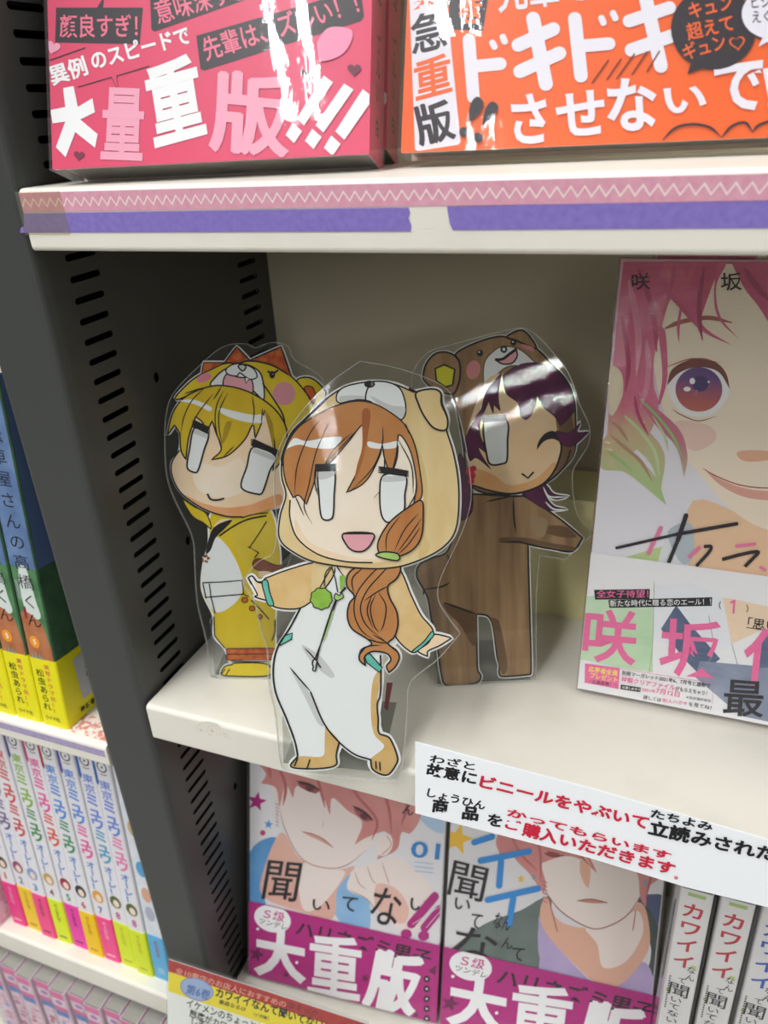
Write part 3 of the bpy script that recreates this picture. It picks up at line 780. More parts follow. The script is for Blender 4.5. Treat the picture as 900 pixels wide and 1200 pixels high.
# ------------------------------------------------------------------ laminated paper figures
lam = film('laminating_film', 0.02, '#d9dcdc', '#f3f4f2', 0.04, 0.45, 160, (1, 1, 1), 0.00008, 1.45)
lam_b = film('laminating_film_rippled', 0.02, '#d9dcdc', '#f3f4f2', 0.02, 0.6, 300, (1, 1, 1), 0.000035, 1.5, 0.0)
rim = film('film_cut_edge', 0.28, '#f0f2f2', '#ffffff', 0.2, 0, 1)
stand_f = film('clear_stand_film', 0.06, '#cfd2d2', '#e9eae8', 0.08, 0.3, 60)
maroon = ink('#5d1826', .5)
def laminate(t, pl, pts, mat, ox, oy, sc):
    loop = [pl.uv(ox + p.x / sc, oy + p.y / sc) for p in smooth_loop(pts, 4)]
    mb = MB(); n = len(loop); d0, d1 = -0.0003, 0.00165
    tri = tessellate_polygon([[Vector((u, v, 0)) for u, v in loop]])
    mb.add([(u, -d1, v) for u, v in loop], tri, mat); 
    c = (sum(u for u, v in loop) / n, sum(v for u, v in loop) / n)
    inn = []
    for i in range(n):
        a = Vector(loop[i - 1]); b = Vector(loop[(i + 1) % n]); tt = (b - a).normalized(); nn = Vector((-tt.y, tt.x))
        p = Vector(loop[i]); q = p + nn * 0.0002
        inn.append(q)
    # sign of the inward normal
    area = sum(loop[i - 1][0] * loop[i][1] - loop[i][0] * loop[i - 1][1] for i in range(n))
    if area < 0: inn = [Vector(loop[i]) * 2 - inn[i] for i in range(n)]
    mb.add([(u, -d1 - 0.00002, v) for u, v in loop] + [(q.x, -d1 - 0.00002, q.y) for q in inn], [(i, (i + 1) % n, n + (i + 1) % n, n + i) for i in range(n)], rim)
    mb.add([(u, -d1, v) for u, v in loop] + [(u, -d0, v) for u, v in loop], [(i, (i + 1) % n, n + (i + 1) % n, n + i) for i in range(n)], rim)
    o = mb.build('laminate_film', t); o['label'] = 'clear laminating film'
    return o
def backed(a, pts, grow=8, smooth=True):
    """white paper showing as a thin border round a cut-out"""
    a.fill(pts, WHITE, smooth); a.line(pts, grow, WHITE, closed=True, smooth=smooth)
def figure_stand(t, pl, u0, u1, hgt, depth, floor_z, strip=None):
    """folded clear strip: a flap behind the figure and a foot lying on the shelf"""
    # the shelf surface expressed in the figure's own frame
    m = pl.matrix().inverted()
    def loc(u, back):
        q = pl.pt(u, (floor_z - pl.P.z) / pl.U.z, -0.0012)
        h = Vector((-pl.N.x, -pl.N.y, 0)).normalized() * back
        return m @ Vector((q.x + h.x, q.y + h.y, floor_z))
    mb = MB(); th = 0.0004
    A = [loc(u0, 0), loc(u1, 0), loc(u1, depth), loc(u0, depth)]
    up = m.to_3x3() @ Vector((0, 0, th))
    vs = [tuple(p) for p in A] + [tuple(p + up) for p in A]
    mb.add(vs, [(3, 2, 1, 0), (4, 5, 6, 7), (0, 1, 5, 4), (1, 2, 6, 5), (2, 3, 7, 6), (3, 0, 4, 7)], stand_f)
    z0 = A[0].z
    r = 0.004; L = [(u0, z0), (u1, z0)]
    for k in range(5): g = math.pi / 2 * k / 4; L.append((u1 - r + r * math.cos(g), z0 + hgt - r + r * math.sin(g)))
    for k in range(5): g = math.pi / 2 + math.pi / 2 * k / 4; L.append((u0 + r + r * math.cos(g), z0 + hgt - r + r * math.sin(g)))
    mb.sheet(L, -0.0012 - th, -0.0012, stand_f)
    n = len(L)
    mb.add([(u, 0.00115, v) for u, v in L[1:]] + [(u + (0.0003 if u < (u0 + u1) / 2 else -0.0003), 0.00115, v - 0.0002) for u, v in L[1:]], [(i, i + 1, n - 1 + i + 1, n - 1 + i) for i in range(n - 2)], rim)
    s = mb.build('clear_stand', t)
    if strip:
        mb = MB(); mb.sheet(strip, -0.0026, -0.0022, maroon); o = mb.build('maroon_strip', s); o['label'] = 'dark red strip on the clear stand'
    return s

# --- centre: dog-hood figure
cf = Plane((0.1179, -0.0048, -0.2131), 0.20, 0.30)
t = thing('laminated_paper_figure', cf, 'laminated drawing of a girl in a tan dog-hood suit, frontmost of the three', 'paper figure', 'laminated hand-drawn figures')
TAN = marker('#dfc086', '#ead5a4', 90, (1.0, 1, .35)); TAN2 = marker('#d3a964', '#dcba80', 120); HAIR = marker('#b8743a', '#cc9058', 85, (1, 1, .5))
SKIN = marker('#f9e6d0', '#fcefe0', 70); SKIN2 = marker('#f7d7b2', '#fae2c6', 90); TEAL = marker('#52b5a5', '#74c9ba', 300); GREEN = marker('#86b83c', '#9cc94f', 260)
GRAYW = ink('#cfd0d2', .6); PNK = ink('#eba9b4', .6); SUIT = ink('#eef1f4', .6); LIME = marker('#a5c86a', '#b8d67e', 300)
mb = MB(); a = Art(mb, cf, 0.00002); a.lw = 1.65
hood = [(32, 790), (35, 690), (60, 600), (42, 520), (45, 430), (85, 330), (150, 262), (240, 175), (330, 122), (430, 104), (530, 112), (620, 148, 1), (700, 134), (738, 150), (745, 200), (768, 262), (764, 316), (790, 400), (813, 520), (817, 650), (800, 760), (745, 830), (650, 882), (540, 915), (400, 920), (200, 895), (95, 850)]
ear = [(632, 150), (700, 134), (738, 150), (742, 200), (768, 262), (762, 312), (710, 305), (668, 255), (642, 200)]
body = [(360, 75), (300, 150), (250, 255), (200, 345), (152, 430), (140, 500), (150, 590), (195, 700), (228, 790), (240, 852, 1), (345, 858), (352, 735), (405, 790), (470, 842), (540, 864, 1), (595, 810), (575, 760), (562, 700), (570, 620), (578, 520), (575, 440), (640, 370), (620, 200), (560, 90), (430, 60)]
larm = [(128, 122), (200, 95), (310, 66), (385, 82), (378, 130), (330, 190), (250, 250), (150, 247), (128, 215), (112, 170), (104, 135)]
lhand = [(38, 128, 1), (55, 120), (75, 143), (96, 148), (112, 212), (110, 218), (66, 205), (74, 196)]
rarm = [(650, 95), (700, 200), (740, 280), (787, 338), (772, 382), (718, 426), (690, 422), (640, 372), (608, 290), (600, 180)]
rhand = [(790, 358), (830, 362), (863, 372, 1), (815, 402), (768, 424), (766, 446, 1), (735, 432), (728, 420), (768, 392)]
lfoot = [(350, 728, 1), (408, 792), (396, 845), (398, 880), (370, 895), (290, 901), (212, 892), (245, 852), (338, 852), (348, 800)]
rfoot = [(560, 640), (566, 700), (568, 755), (612, 776), (645, 850), (638, 885), (602, 926), (545, 905), (535, 862), (590, 812), (548, 760), (535, 660), (545, 540), (576, 510)]
tail = [(570, 30), (640, 42), (657, 90), (640, 130), (606, 160), (612, 205), (640, 260), (646, 315), (632, 365), (606, 392), (640, 420), (652, 450), (636, 486), (610, 510, 1), (600, 484), (618, 458), (600, 432), (545, 424), (512, 445), (515, 482, 1), (490, 456), (500, 416), (540, 396), (520, 372), (460, 332), (442, 280), (450, 230), (470, 200), (440, 160), (446, 110), (490, 75)]
a.use(280, 640, 3.4615)
for L in (body, larm, lhand, rarm, rhand, lfoot, rfoot, tail): backed(a, L, 13)
a.use(320, 420, 3.75); backed(a, hood, 13)
a.use(280, 640, 3.4615)
a.fill(body, SUIT); a.fill(rfoot, TAN2); a.fill(lfoot, TAN2)
a.fill([(255, 400), (330, 445), (388, 520), (370, 532), (300, 475)], GRAYW); a.fill([(212, 500), (290, 600), (345, 725), (320, 715), (262, 600)], GRAYW)
a.fill([(395, 70), (490, 60), (430, 125, 1)], SKIN2)
for L, m in ((larm, marker('#e0b878', '#e9c993', 120)), (lhand, SKIN2), (rhand, SKIN2), (rarm, marker('#e0b97a', '#e8cb98', 120))): a.shape(L, m, INK, 3.6)
a.fill([(300, 70), (350, 62), (395, 70), (372, 120), (335, 180), (300, 225)], TAN)
for L in ([(95, 145), (116, 138), (126, 185), (142, 236), (120, 236), (106, 195)], [(782, 346), (791, 360), (752, 402), (716, 429), (704, 424), (750, 386)]): a.shape(L, TEAL, INK, 3)
a.fill([(45, 128), (58, 128), (76, 190), (66, 196)], WHITE)
a.line([(38, 128), (55, 120), (75, 143), (96, 148)], 3.6, INK); a.line([(42, 130), (76, 194), (66, 205)], 3.2, INK)
a.line([(250, 252), (205, 335), (160, 405), (141, 490), (150, 590), (195, 700), (228, 790), (240, 850)], 4.6, INK)
a.line([(208, 490), (250, 540), (296, 592)], 3.6, INK, taper=True); a.line([(292, 590), (345, 715), (405, 790), (470, 842), (536, 864)], 4, INK)
a.line([(268, 412), (300, 445), (335, 490)], 3.4, INK, taper=True)
a.line([(575, 440), (577, 520), (574, 600), (562, 640), (566, 700), (569, 755), (612, 776), (642, 845), (640, 880), (602, 926), (545, 905), (535, 862)], 4, INK)
a.line([(408, 792), (396, 845), (398, 880), (370, 895), (290, 901), (212, 892), (240, 850)], 4, INK)
a.line([(240, 858), (226, 890)], 3.4, INK); a.line([(290, 862), (278, 898)], 3.4, INK); a.line([(556, 870), (558, 902)], 3.4, INK); a.line([(572, 872), (574, 908)], 3.4, INK)
for L in ([(162, 404), (190, 360), (218, 350), (215, 376), (170, 400)], [(508, 436), (532, 434), (582, 490), (570, 509), (520, 470)]): a.shape(L, TEAL, INK, 3, smooth=False)
a.line([(300, 225), (350, 130), (380, 80)], 2.6, INK); a.line([(348, 160), (352, 110), (372, 82)], 2.6, INK); a.line([(402, 185), (392, 130), (378, 85)], 2.6, INK)
a.line([(430, 125), (405, 90), (392, 60)], 2.6, INK); a.fill([(410, 118), (432, 118), (428, 165), (412, 175)], GREEN, smooth=False)
a.line([(436, 165), (412, 190)], 5, INK)
a.oval(336, 211, 43, 43, GREEN, 26); a.line([(336 + 43 * math.cos(q) * (1 + .05 * math.sin(9 * q)), 211 + 43 * math.sin(q) * (1 + .05 * math.sin(9 * q))) for q in [2 * math.pi * i / 40 for i in range(40)]], 2.6, INK, closed=True)
a.line([(402, 208), (362, 320), (308, 462)], 3.2, INK); a.line([(396, 212), (372, 275), (335, 390), (316, 466)], 3.2, INK); a.line([(385, 260), (345, 380)], 3, LIME)
a.shape([(395, 190), (408, 198), (420, 190), (425, 205), (412, 214), (400, 218), (388, 208)], LIME, INK, 2.6)
a.shape([(305, 458), (318, 462), (316, 480), (312, 502), (302, 500), (304, 485), (300, 475)], GRAYW, INK, 3.4); a.line([(318, 470), (334, 490)], 3.2, INK)
a.shape(tail, HAIR, INK, 4)
for L in ([(600, 62), (540, 110), (480, 190), (470, 270), (500, 340), (560, 385)], [(625, 62), (580, 110), (520, 180), (495, 250), (520, 320), (590, 378)], [(606, 160), (560, 185), (510, 220)], [(568, 185), (598, 240), (590, 310), (575, 345)], [(555, 195), (535, 250), (550, 320), (572, 348)], [(540, 200), (522, 260), (545, 330)], [(505, 85), (462, 130), (468, 190)], [(520, 372), (560, 385), (606, 392)], [(545, 355), (600, 388), (640, 425)], [(490, 440), (520, 405), (580, 398)]): a.line(L, 3.2, INK, taper=True)
a.use(320, 420, 3.75)
a.shape(hood, TAN, INK, 4.2)
a.fill([(585, 290), (650, 420), (680, 560), (670, 760), (690, 830), (640, 870), (660, 640), (640, 440)], marker('#d9b673', '#e3c78c', 90, (1, 1, .3)))
a.fill([(60, 480), (150, 300), (400, 215), (560, 280), (640, 480), (662, 620), (655, 760), (600, 850), (480, 892), (330, 890), (200, 862), (120, 805), (85, 725), (75, 620)], SKIN)
a.fill([(100, 700), (160, 800), (300, 860), (460, 880), (560, 860), (480, 892), (330, 890), (200, 862), (120, 805)], SKIN2)
a.line([(78, 620), (78, 700), (112, 790), (200, 858), (320, 890), (440, 895)], 4, INK)
a.shape([(281, 178), (290, 145), (330, 120), (420, 103), (500, 103), (556, 128), (580, 180), (585, 235), (570, 266), (545, 262), (485, 222), (412, 186), (350, 184), (298, 196)], SUIT, INK, 4)
a.fill([(300, 165), (400, 165), (412, 184), (350, 182), (298, 192)], GRAYW); a.fill([(430, 165), (520, 205), (582, 215), (570, 262), (545, 258), (485, 218)], GRAYW)
a.line([(424, 120), (412, 150), (408, 186)], 4, INK)
a.shape([(360, 184), (410, 184), (438, 196), (425, 216), (398, 228), (372, 216)], PNK, INK, 4); a.oval(427, 113, 24, 16, INK); a.oval(438, 112, 6, 10, ink('#6b6b6b'))
hair = [(150, 275), (260, 215), (360, 188), (440, 196), (520, 238), (580, 290), (625, 380), (648, 500), (656, 600), (620, 640, 1), (632, 540), (610, 420), (575, 350), (552, 340), (548, 430), (520, 520, 1), (490, 430), (484, 380), (470, 430), (430, 510), (390, 555), (325, 588, 1), (375, 490), (398, 400), (398, 292), (330, 370), (250, 460), (200, 470), (185, 540), (150, 640, 1), (118, 600), (92, 610, 1), (60, 540), (48, 450), (62, 385), (100, 320)]
a.shape(hair, HAIR, INK, 3.6)
a.fill([(395, 230), (430, 230), (420, 330), (395, 450), (360, 540), (372, 470), (395, 380)], marker('#a55c2a', '#b46c38', 90))
a.fill([(62, 400), (95, 350), (150, 362), (240, 346), (305, 346), (270, 392), (180, 392), (120, 378), (72, 392)], SUIT); a.fill([(422, 364), (480, 374), (552, 362), (540, 392), (470, 396), (424, 388)], SUIT)
for L in ([(215, 260), (160, 340), (110, 470), (98, 600)], [(235, 310), (190, 420), (160, 560), (140, 650), (175, 725)], [(395, 290), (320, 370), (225, 480), (195, 590)], [(350, 325), (270, 400), (212, 500)], [(485, 300), (482, 380), (440, 480), (350, 575)], [(552, 330), (540, 440), (505, 540), (445, 612)], [(555, 360), (610, 470), (618, 590)], [(600, 330), (585, 285)], [(250, 280), (225, 330)], [(100, 600), (140, 690)], [(625, 480), (632, 580), (590, 660)], [(480, 360), (492, 440), (490, 520)]): a.line(L, 3, INK, taper=True)
a.line([(48, 470), (45, 430), (85, 330), (150, 262), (240, 175)], 7, INK)
a.shape([(205, 492), (272, 489), (272, 600), (266, 692), (240, 708), (216, 692), (206, 600)], SUIT, INK, 4.4); a.fill([(208, 494), (270, 492), (268, 515), (210, 530)], GRAYW)
a.shape([(488, 512), (584, 516), (581, 600), (576, 668), (518, 717), (482, 692), (472, 600)], SUIT, INK, 4.4); a.fill([(490, 516), (582, 518), (580, 535), (490, 540)], GRAYW)
for L in ([(190, 462), (278, 461), (278, 494), (195, 496)], [(470, 474), (505, 480), (594, 492), (590, 518), (530, 510), (478, 500)]): a.fill(L, INK, smooth=False)
for k in range(4): a.line([(188, 468 + 8 * k), (282, 464 + 8 * k)], 3, INK, smooth=False); a.line([(466, 474 + 8 * k), (530, 482 + 8 * k), (598, 494 + 7 * k)], 3, INK)
a.line([(190, 470), (188, 540), (200, 600)], 3, INK, taper=True)
a.shape([(315, 766), (440, 766), (436, 808), (402, 842), (358, 842), (326, 815)], PNK, INK, 4.4, smooth=True); a.line([(312, 766), (442, 766)], 5, INK)
a.shape([(655, 622), (600, 650), (520, 712), (470, 790), (465, 840), (492, 864), (560, 864), (622, 832), (655, 775), (662, 690)], HAIR, INK, 4)
for L in ([(640, 680), (580, 750), (535, 845)], [(655, 700), (600, 780), (548, 850)], [(648, 740), (600, 810), (550, 860)], [(560, 690), (505, 770), (500, 850)]): a.line(L, 3, INK, taper=True)
a.shape(ear, TAN, INK, 5); a.line([(600, 130), (635, 150)], 6, INK)
a.shape([(455, 858), (490, 846), (545, 852), (560, 872), (545, 884), (480, 872)], LIME, INK, 4)
d = mb.build('paper_drawing', t); d['label'] = 'marker drawing on cut-out white paper'
film_pts = [(423, 423, 1), (470, 432), (520, 452), (535, 476), (546, 520), (553, 575), (548, 606), (538, 632), (517, 677), (514, 699), (521, 715), (540, 741, 1), (515, 770), (492, 788), (480, 802), (478, 830), (474, 880), (469, 908), (455, 913), (340, 902), (330, 893), (324, 840), (316, 800), (314, 760), (306, 735), (300, 705), (287, 684), (292, 670), (304, 657), (322, 645), (325, 610), (322, 570), (324, 540), (334, 512), (357, 479), (385, 450)]
laminate(t, cf, film_pts, lam, 0, 0, 1)
u0, v0 = cf.uv(330, 850); u1, v1 = cf.uv(445, 850)
q = [cf.uv(x, y) for x, y in ((452, 803), (459, 803), (453, 836), (449, 832))]
figure_stand(t, cf, u0, u1, 0.036, 0.040, LZ + 0.0002, q)

# --- left: yellow lion-hood figure
yf = Plane((0.0342, 0.0311, LZ + 0.0006), 0.289, 0.20)
t = thing('laminated_paper_figure', yf, 'laminated drawing of a blond girl in a yellow lion-hood suit, beside the dark slotted panel', 'paper figure', 'laminated hand-drawn figures')
YEL = marker('#dcbd10', '#e8cf30', 80, (1, 1, .4)); YEL2 = marker('#d2b010', '#dfc228', 80, (1, 1, .4)); PLAID = marker('#b4481e', '#d2702e', 330, (1, 1, 1), contrast=(.4, .6)); YB = marker('#ecd012', '#f2dc30', 160)
BROWN = marker('#7c4026', '#945436', 200)
mb = MB(); a = Art(mb, yf, 0.00002); a.lw = 1.85
YH_MAIN = [(110, 320), (165, 245), (235, 195), (330, 150), (470, 135), (580, 155), (680, 225), (760, 330), (785, 420), (770, 560), (720, 690), (600, 740), (560, 600), (500, 330), (300, 260)]
YH_HAIR = [(68, 492, 1), (95, 385), (150, 310), (250, 262), (340, 252), (450, 278), (550, 335), (612, 400), (642, 480), (628, 600, 1), (575, 660, 1), (582, 520), (535, 368, 1), (520, 430), (490, 505, 1), (478, 440), (440, 510), (360, 585), (280, 607, 1), (328, 555), (300, 470), (285, 420, 1), (255, 480, 1), (240, 430), (205, 400, 1), (172, 500), (158, 606, 1), (135, 560), (130, 480, 1), (105, 440, 1)]
YH_FACE = [(128, 560), (90, 622), (95, 692), (140, 770), (245, 842), (350, 874), (450, 872), (560, 842), (640, 800), (650, 560), (540, 340), (300, 260), (150, 400)]
YH_EAR = [(690, 226), (750, 214), (802, 250), (828, 300), (805, 350), (770, 350), (700, 300)]
YH_TUFT = ([(345, 140, 1), (400, 66, 1), (462, 130, 1), (400, 146)], [(466, 130, 1), (612, 66, 1), (662, 208, 1), (570, 155)], [(232, 196, 1), (242, 142, 1), (346, 142, 1), (290, 170)])
yb = [(300, 120), (420, 80), (520, 90), (640, 80), (690, 170), (722, 400), (705, 600), (690, 760), (690, 1006), (655, 1010), (658, 1100), (390, 1104), (362, 1088), (385, 1045), (430, 1028), (410, 1008), (385, 935), (322, 860), (318, 740), (262, 620), (246, 540), (258, 420), (290, 290)]
a.use(180, 390, 4.0909)
for L in (YH_MAIN, YH_HAIR, YH_FACE, YH_EAR): backed(a, L, 10)
for L in YH_TUFT: backed(a, L, 10)
a.use(190, 580, 5.217); backed(a, yb, 12)
a.fill(yb, YEL)
a.fill([(430, 190), (640, 150), (690, 200), (720, 420), (600, 480), (500, 420)], marker('#dabd2c', '#e5cd50', 80))
a.fill([(340, 258), (298, 300), (258, 430), (248, 540), (265, 620), (330, 716), (420, 682), (482, 612), (496, 530), (462, 420), (405, 320)], SUIT)
a.shape([(128, 28), (195, 70), (270, 112), (302, 205), (252, 168), (186, 128)], YEL, INK, 4)
a.fill([(320, 190), (360, 150), (430, 150), (350, 210)], SKIN2)
a.fill([(430, 150), (340, 180), (296, 235), (268, 355), (298, 335), (328, 262), (385, 205)], INK)
a.star(266, 388, 32, BROWN, .2, .6); a.line([(250, 380), (280, 400)], 4, WHITE); a.line([(255, 400), (275, 380)], 4, WHITE)
a.line([(350, 250), (430, 195), (520, 150), (640, 125)], 6, INK); a.line([(490, 140), (560, 118), (650, 108)], 4, INK)
for L in ([(640, 160), (590, 240), (535, 320), (592, 352)], [(525, 316), (545, 322)], [(592, 350), (565, 385)], [(250, 535), (380, 530), (490, 520), (500, 605)], [(290, 540), (300, 620), (325, 720)], [(262, 625), (380, 615), (500, 605), (530, 620)], [(250, 535), (270, 630)], [(545, 640), (600, 695), (655, 758)], [(318, 740), (322, 860), (385, 935)], [(692, 760), (690, 840), (672, 890)]): a.line(L, 4, INK, smooth=False)
a.shape([(560, 402), (600, 388), (700, 428), (760, 420), (690, 472), (570, 450)], BROWN, INK, 3); a.fill([(595, 465), (670, 470), (660, 500), (600, 500)], SKIN2)
for x, y, r in ((507, 640, 19), (551, 691, 17), (600, 742, 15)): a.oval(x, y, r, r * .9, ink('#c8681a'), 14, 0, INK, 3)
for z in (938, 972): a.shape([(398, z), (500, z - 2), (685, z - 2), (688, z + 32), (405, z + 34), (396, z + 18)], PLAID, INK, 3)
a.fill([(430, 1010), (640, 1008), (640, 1028), (430, 1028)], SUIT, smooth=False); a.line([(430, 1014), (640, 1016)], 4, INK)
a.shape([(362, 1088), (385, 1046), (430, 1034), (440, 1024), (640, 1030), (656, 1100), (390, 1102)], YB, INK, 4.4)
a.line([(388, 1060), (366, 1090)], 4, INK); a.line([(415, 1060), (392, 1098)], 4, INK)
a.use(180, 390, 4.0909)
a.shape(YH_EAR, YEL, INK, 4)
a.shape([(724, 262), (760, 258), (778, 300), (766, 342), (745, 312)], ink('#cf5a1c'), INK, 3)
a.shape(YH_MAIN, YEL, INK, 4)
a.shape(YH_TUFT[0], PLAID, INK, 4.4); a.shape(YH_TUFT[1], PLAID, INK, 4.4); a.shape(YH_TUFT[2], PLAID, INK, 3)
a.oval(245, 215, 38, 20, ink('#e0899a'), 18, -.4); a.oval(627, 290, 54, 56, ink('#dc93a0'), 24)
a.shape([(276, 252), (306, 205), (350, 172), (420, 150), (482, 165), (522, 210), (530, 318), (470, 272), (370, 250)], SUIT, INK, 4)
a.shape([(352, 198), (410, 212), (470, 222), (474, 288), (400, 262), (338, 256)], PNK, INK, 3.6)
a.shape([(350, 175), (380, 152), (425, 148), (480, 170), (498, 210), (465, 222), (430, 200), (415, 190), (400, 206), (360, 198)], SUIT, INK, 3.6)
a.shape([(408, 160), (428, 150), (446, 162), (430, 182)], GRAYW, INK, 4); a.fill([(440, 214), (460, 218), (446, 242)], WHITE, smooth=False); a.line([(440, 214), (446, 242), (462, 218)], 3.4, INK, smooth=False)
a.oval(571, 200, 14, 18, INK); a.oval(574, 194, 4, 5, WHITE); a.line([(548, 184), (575, 192), (600, 178)], 5, INK)
a.line([(525, 240), (580, 320), (625, 400), (632, 480)], 4, INK)
a.fill(YH_FACE, SKIN2)
a.fill([(200, 620), (320, 640), (420, 600), (440, 740), (330, 790), (210, 740)], SKIN)
a.fill([(150, 775), (245, 815), (350, 835), (470, 820), (600, 770), (620, 810), (560, 842), (450, 872), (350, 874), (245, 842)], marker('#e9a06a', '#f0b684', 90))
a.line([(128, 560), (90, 622), (95, 692), (140, 770), (245, 842), (350, 876), (430, 880)], 4, INK)
a.shape(YH_HAIR, YEL2, INK, 4)
a.fill([(130, 325), (200, 320), (282, 356), (270, 374), (205, 342)], SUIT); a.fill([(318, 358), (400, 376), (480, 392), (526, 390), (520, 430), (420, 420), (332, 386)], SUIT)
a.fill([(350, 430), (378, 430), (345, 520), (330, 520)], marker('#a98a10', '#b89a1c', 80)); a.fill([(535, 370), (575, 440), (578, 560), (560, 480)], marker('#a98a10', '#b89a1c', 80))
for L in ([(250, 262), (190, 320), (150, 400), (135, 480)], [(290, 290), (220, 380), (190, 440)], [(340, 275), (305, 350), (300, 440), (325, 550)], [(360, 285), (320, 370), (318, 460), (335, 540)], [(475, 300), (485, 370), (478, 440)], [(525, 360), (520, 430)], [(240, 262), (150, 290)], [(390, 540), (340, 590)], [(330, 255), (290, 320)]): a.line(L, 3, INK, taper=True)
a.shape([(200, 456), (266, 482), (246, 560), (216, 660), (192, 664), (165, 640), (176, 560)], SUIT, INK, 4.6); a.shape([(482, 545), (588, 588), (560, 660), (526, 760), (500, 770), (424, 738), (450, 640)], SUIT, INK, 4.6)
a.fill([(200, 458), (266, 484), (258, 505), (196, 478)], GRAYW, smooth=False); a.fill([(482, 547), (586, 590), (578, 610), (476, 570)], GRAYW, smooth=False)
a.fill([(200, 414), (270, 450), (264, 484), (194, 450)], INK, smooth=False); a.fill([(482, 504), (602, 560), (592, 584), (472, 536)], INK, smooth=False)
for k in range(4): a.line([(190, 418 + 10 * k), (274, 452 + 9 * k)], 3, INK, smooth=False); a.line([(470, 508 + 9 * k), (604, 562 + 7 * k)], 3, INK, smooth=False)
a.line([(262, 768), (278, 794), (310, 798), (343, 790)], 5, INK)
d = mb.build('paper_drawing', t); d['label'] = 'marker drawing on cut-out white paper'
film_pts = [(196, 483), (206, 458), (236, 427), (262, 406), (288, 402), (300, 407), (318, 401), (338, 405), (347, 422), (374, 438), (383, 460), (384, 500), (374, 560), (352, 620), (334, 680), (328, 740), (322, 790), (316, 794, 1), (262, 794), (247, 791, 1), (243, 752), (232, 705), (229, 660), (226, 628), (208, 590), (197, 560), (194, 520)]
laminate(t, yf, film_pts, lam_b, 0, 0, 1)
u0, v0 = yf.uv(250, 780); u1, v1 = yf.uv(312, 780)
figure_stand(t, yf, u0, u1, 0.030, 0.030, LZ + 0.0002)

# --- right: brown bear-hood figure
bf = Plane((0.1408, 0.0596, LZ + 0.0006), 0.38, 0.25)
t = thing('laminated_paper_figure', bf, 'laminated drawing of a winking purple-haired girl in a brown bear-hood suit, beside the big manga', 'paper figure', 'laminated hand-drawn figures')
BR = marker('#7f6042', '#ab8963', 130, (1.6, 1, .14)); BRD = marker('#664a31', '#785b40', 90, (1.6, 1, .3)); PUR = marker('#48113a', '#641d4c', 130); BSK = marker('#ebc69a', '#f0d4b0', 70); BSK2 = marker('#e0a468', '#e8b984', 70)
mb = MB(); a = Art(mb, bf, 0.00002); a.lw = 1.9
BH = ([(215, 150), (300, 96), (430, 58), (520, 82), (605, 115), (690, 200), (748, 265), (786, 350), (795, 470), (790, 610), (735, 690), (650, 760), (500, 812), (300, 780), (255, 560), (225, 400), (205, 330), (230, 230)], [(65, 245), (80, 188), (125, 140), (188, 136), (236, 176), (240, 260), (205, 335), (112, 305), (70, 270)], [(465, 60), (530, 28), (572, 54), (607, 114), (560, 100), (510, 78)], [(700, 512), (762, 520), (820, 468, 1), (802, 515), (858, 514, 1), (812, 560), (772, 585), (722, 568)], [(540, 808), (640, 765), (690, 812), (762, 824, 1), (700, 838), (650, 815), (690, 870), (755, 886, 1), (680, 892), (640, 880), (590, 850)])
bb = [(250, 0), (300, -5), (500, 6), (560, 8), (640, 58), (740, 130), (830, 206, 1), (780, 270), (680, 258), (568, 238, 1), (570, 350), (577, 600), (582, 850), (560, 862), (442, 870), (428, 850), (430, 815), (418, 770), (402, 640), (385, 592), (360, 575), (320, 572, 1), (322, 700), (326, 835), (342, 868), (320, 900), (180, 912), (150, 850), (135, 740), (105, 600), (88, 500), (68, 455), (34, 390), (46, 335), (110, 300), (180, 270), (225, 140)]
a.use(480, 380, 4.0909)
for L in BH: backed(a, L, 9)
a.use(480, 380, 4.0909); a.use(480, 580, 4.0909); backed(a, bb, 9)
a.shape(bb, BR, INK, 5)
a.fill([(165, 515), (250, 545), (318, 572), (322, 700), (300, 720), (240, 620), (180, 560)], BRD); a.fill([(435, 205), (560, 205), (650, 225), (790, 250), (780, 268), (620, 240), (435, 226)], BRD); a.fill([(640, 150), (740, 150), (800, 200), (720, 200), (620, 170)], BRD); a.fill([(390, 590), (430, 610), (470, 820), (445, 860), (425, 790), (405, 650)], BRD)
a.fill([(580, 110), (660, 120), (640, 200), (590, 180)], marker('#957a5c', '#a38a6a', 80))
for L in ([(435, 226), (520, 224), (570, 236), (680, 258), (780, 270)], [(365, 32), (430, 18), (500, 4), (560, 8)], [(497, 8), (500, 110), (510, 180)], [(165, 515), (250, 545), (320, 572)], [(62, 452), (140, 442), (170, 432), (192, 418)], [(68, 450), (66, 480)], [(180, 285), (194, 320)]): a.line(L, 4.4, INK, taper=True)
a.use(480, 380, 4.0909)
a.shape(BH[4], PUR, INK, 2.5)
for L in ([(640, 780), (670, 825), (760, 826)], [(650, 850), (690, 885), (752, 888)]): a.line(L, 4, WHITE, taper=True)
a.shape([(240, 620), (285, 720), (300, 800), (296, 900), (240, 930), (225, 760)], PUR, INK, 3)
a.shape(BH[0], BR, INK, 5)
a.shape(BH[1], BR, INK, 5)
a.line([(220, 150), (240, 178)], 5, INK)
a.shape(BH[2], BR, INK, 5)
a.shape([(122, 212), (166, 194), (216, 216), (206, 290), (170, 300), (128, 270)], ink('#d8d32c', .6), INK, 5, smooth=False)
a.shape([(354, 280), (358, 185), (400, 130), (450, 106), (522, 118), (582, 165), (600, 200), (480, 200), (420, 240), (372, 300)], SUIT, BRD, 3)
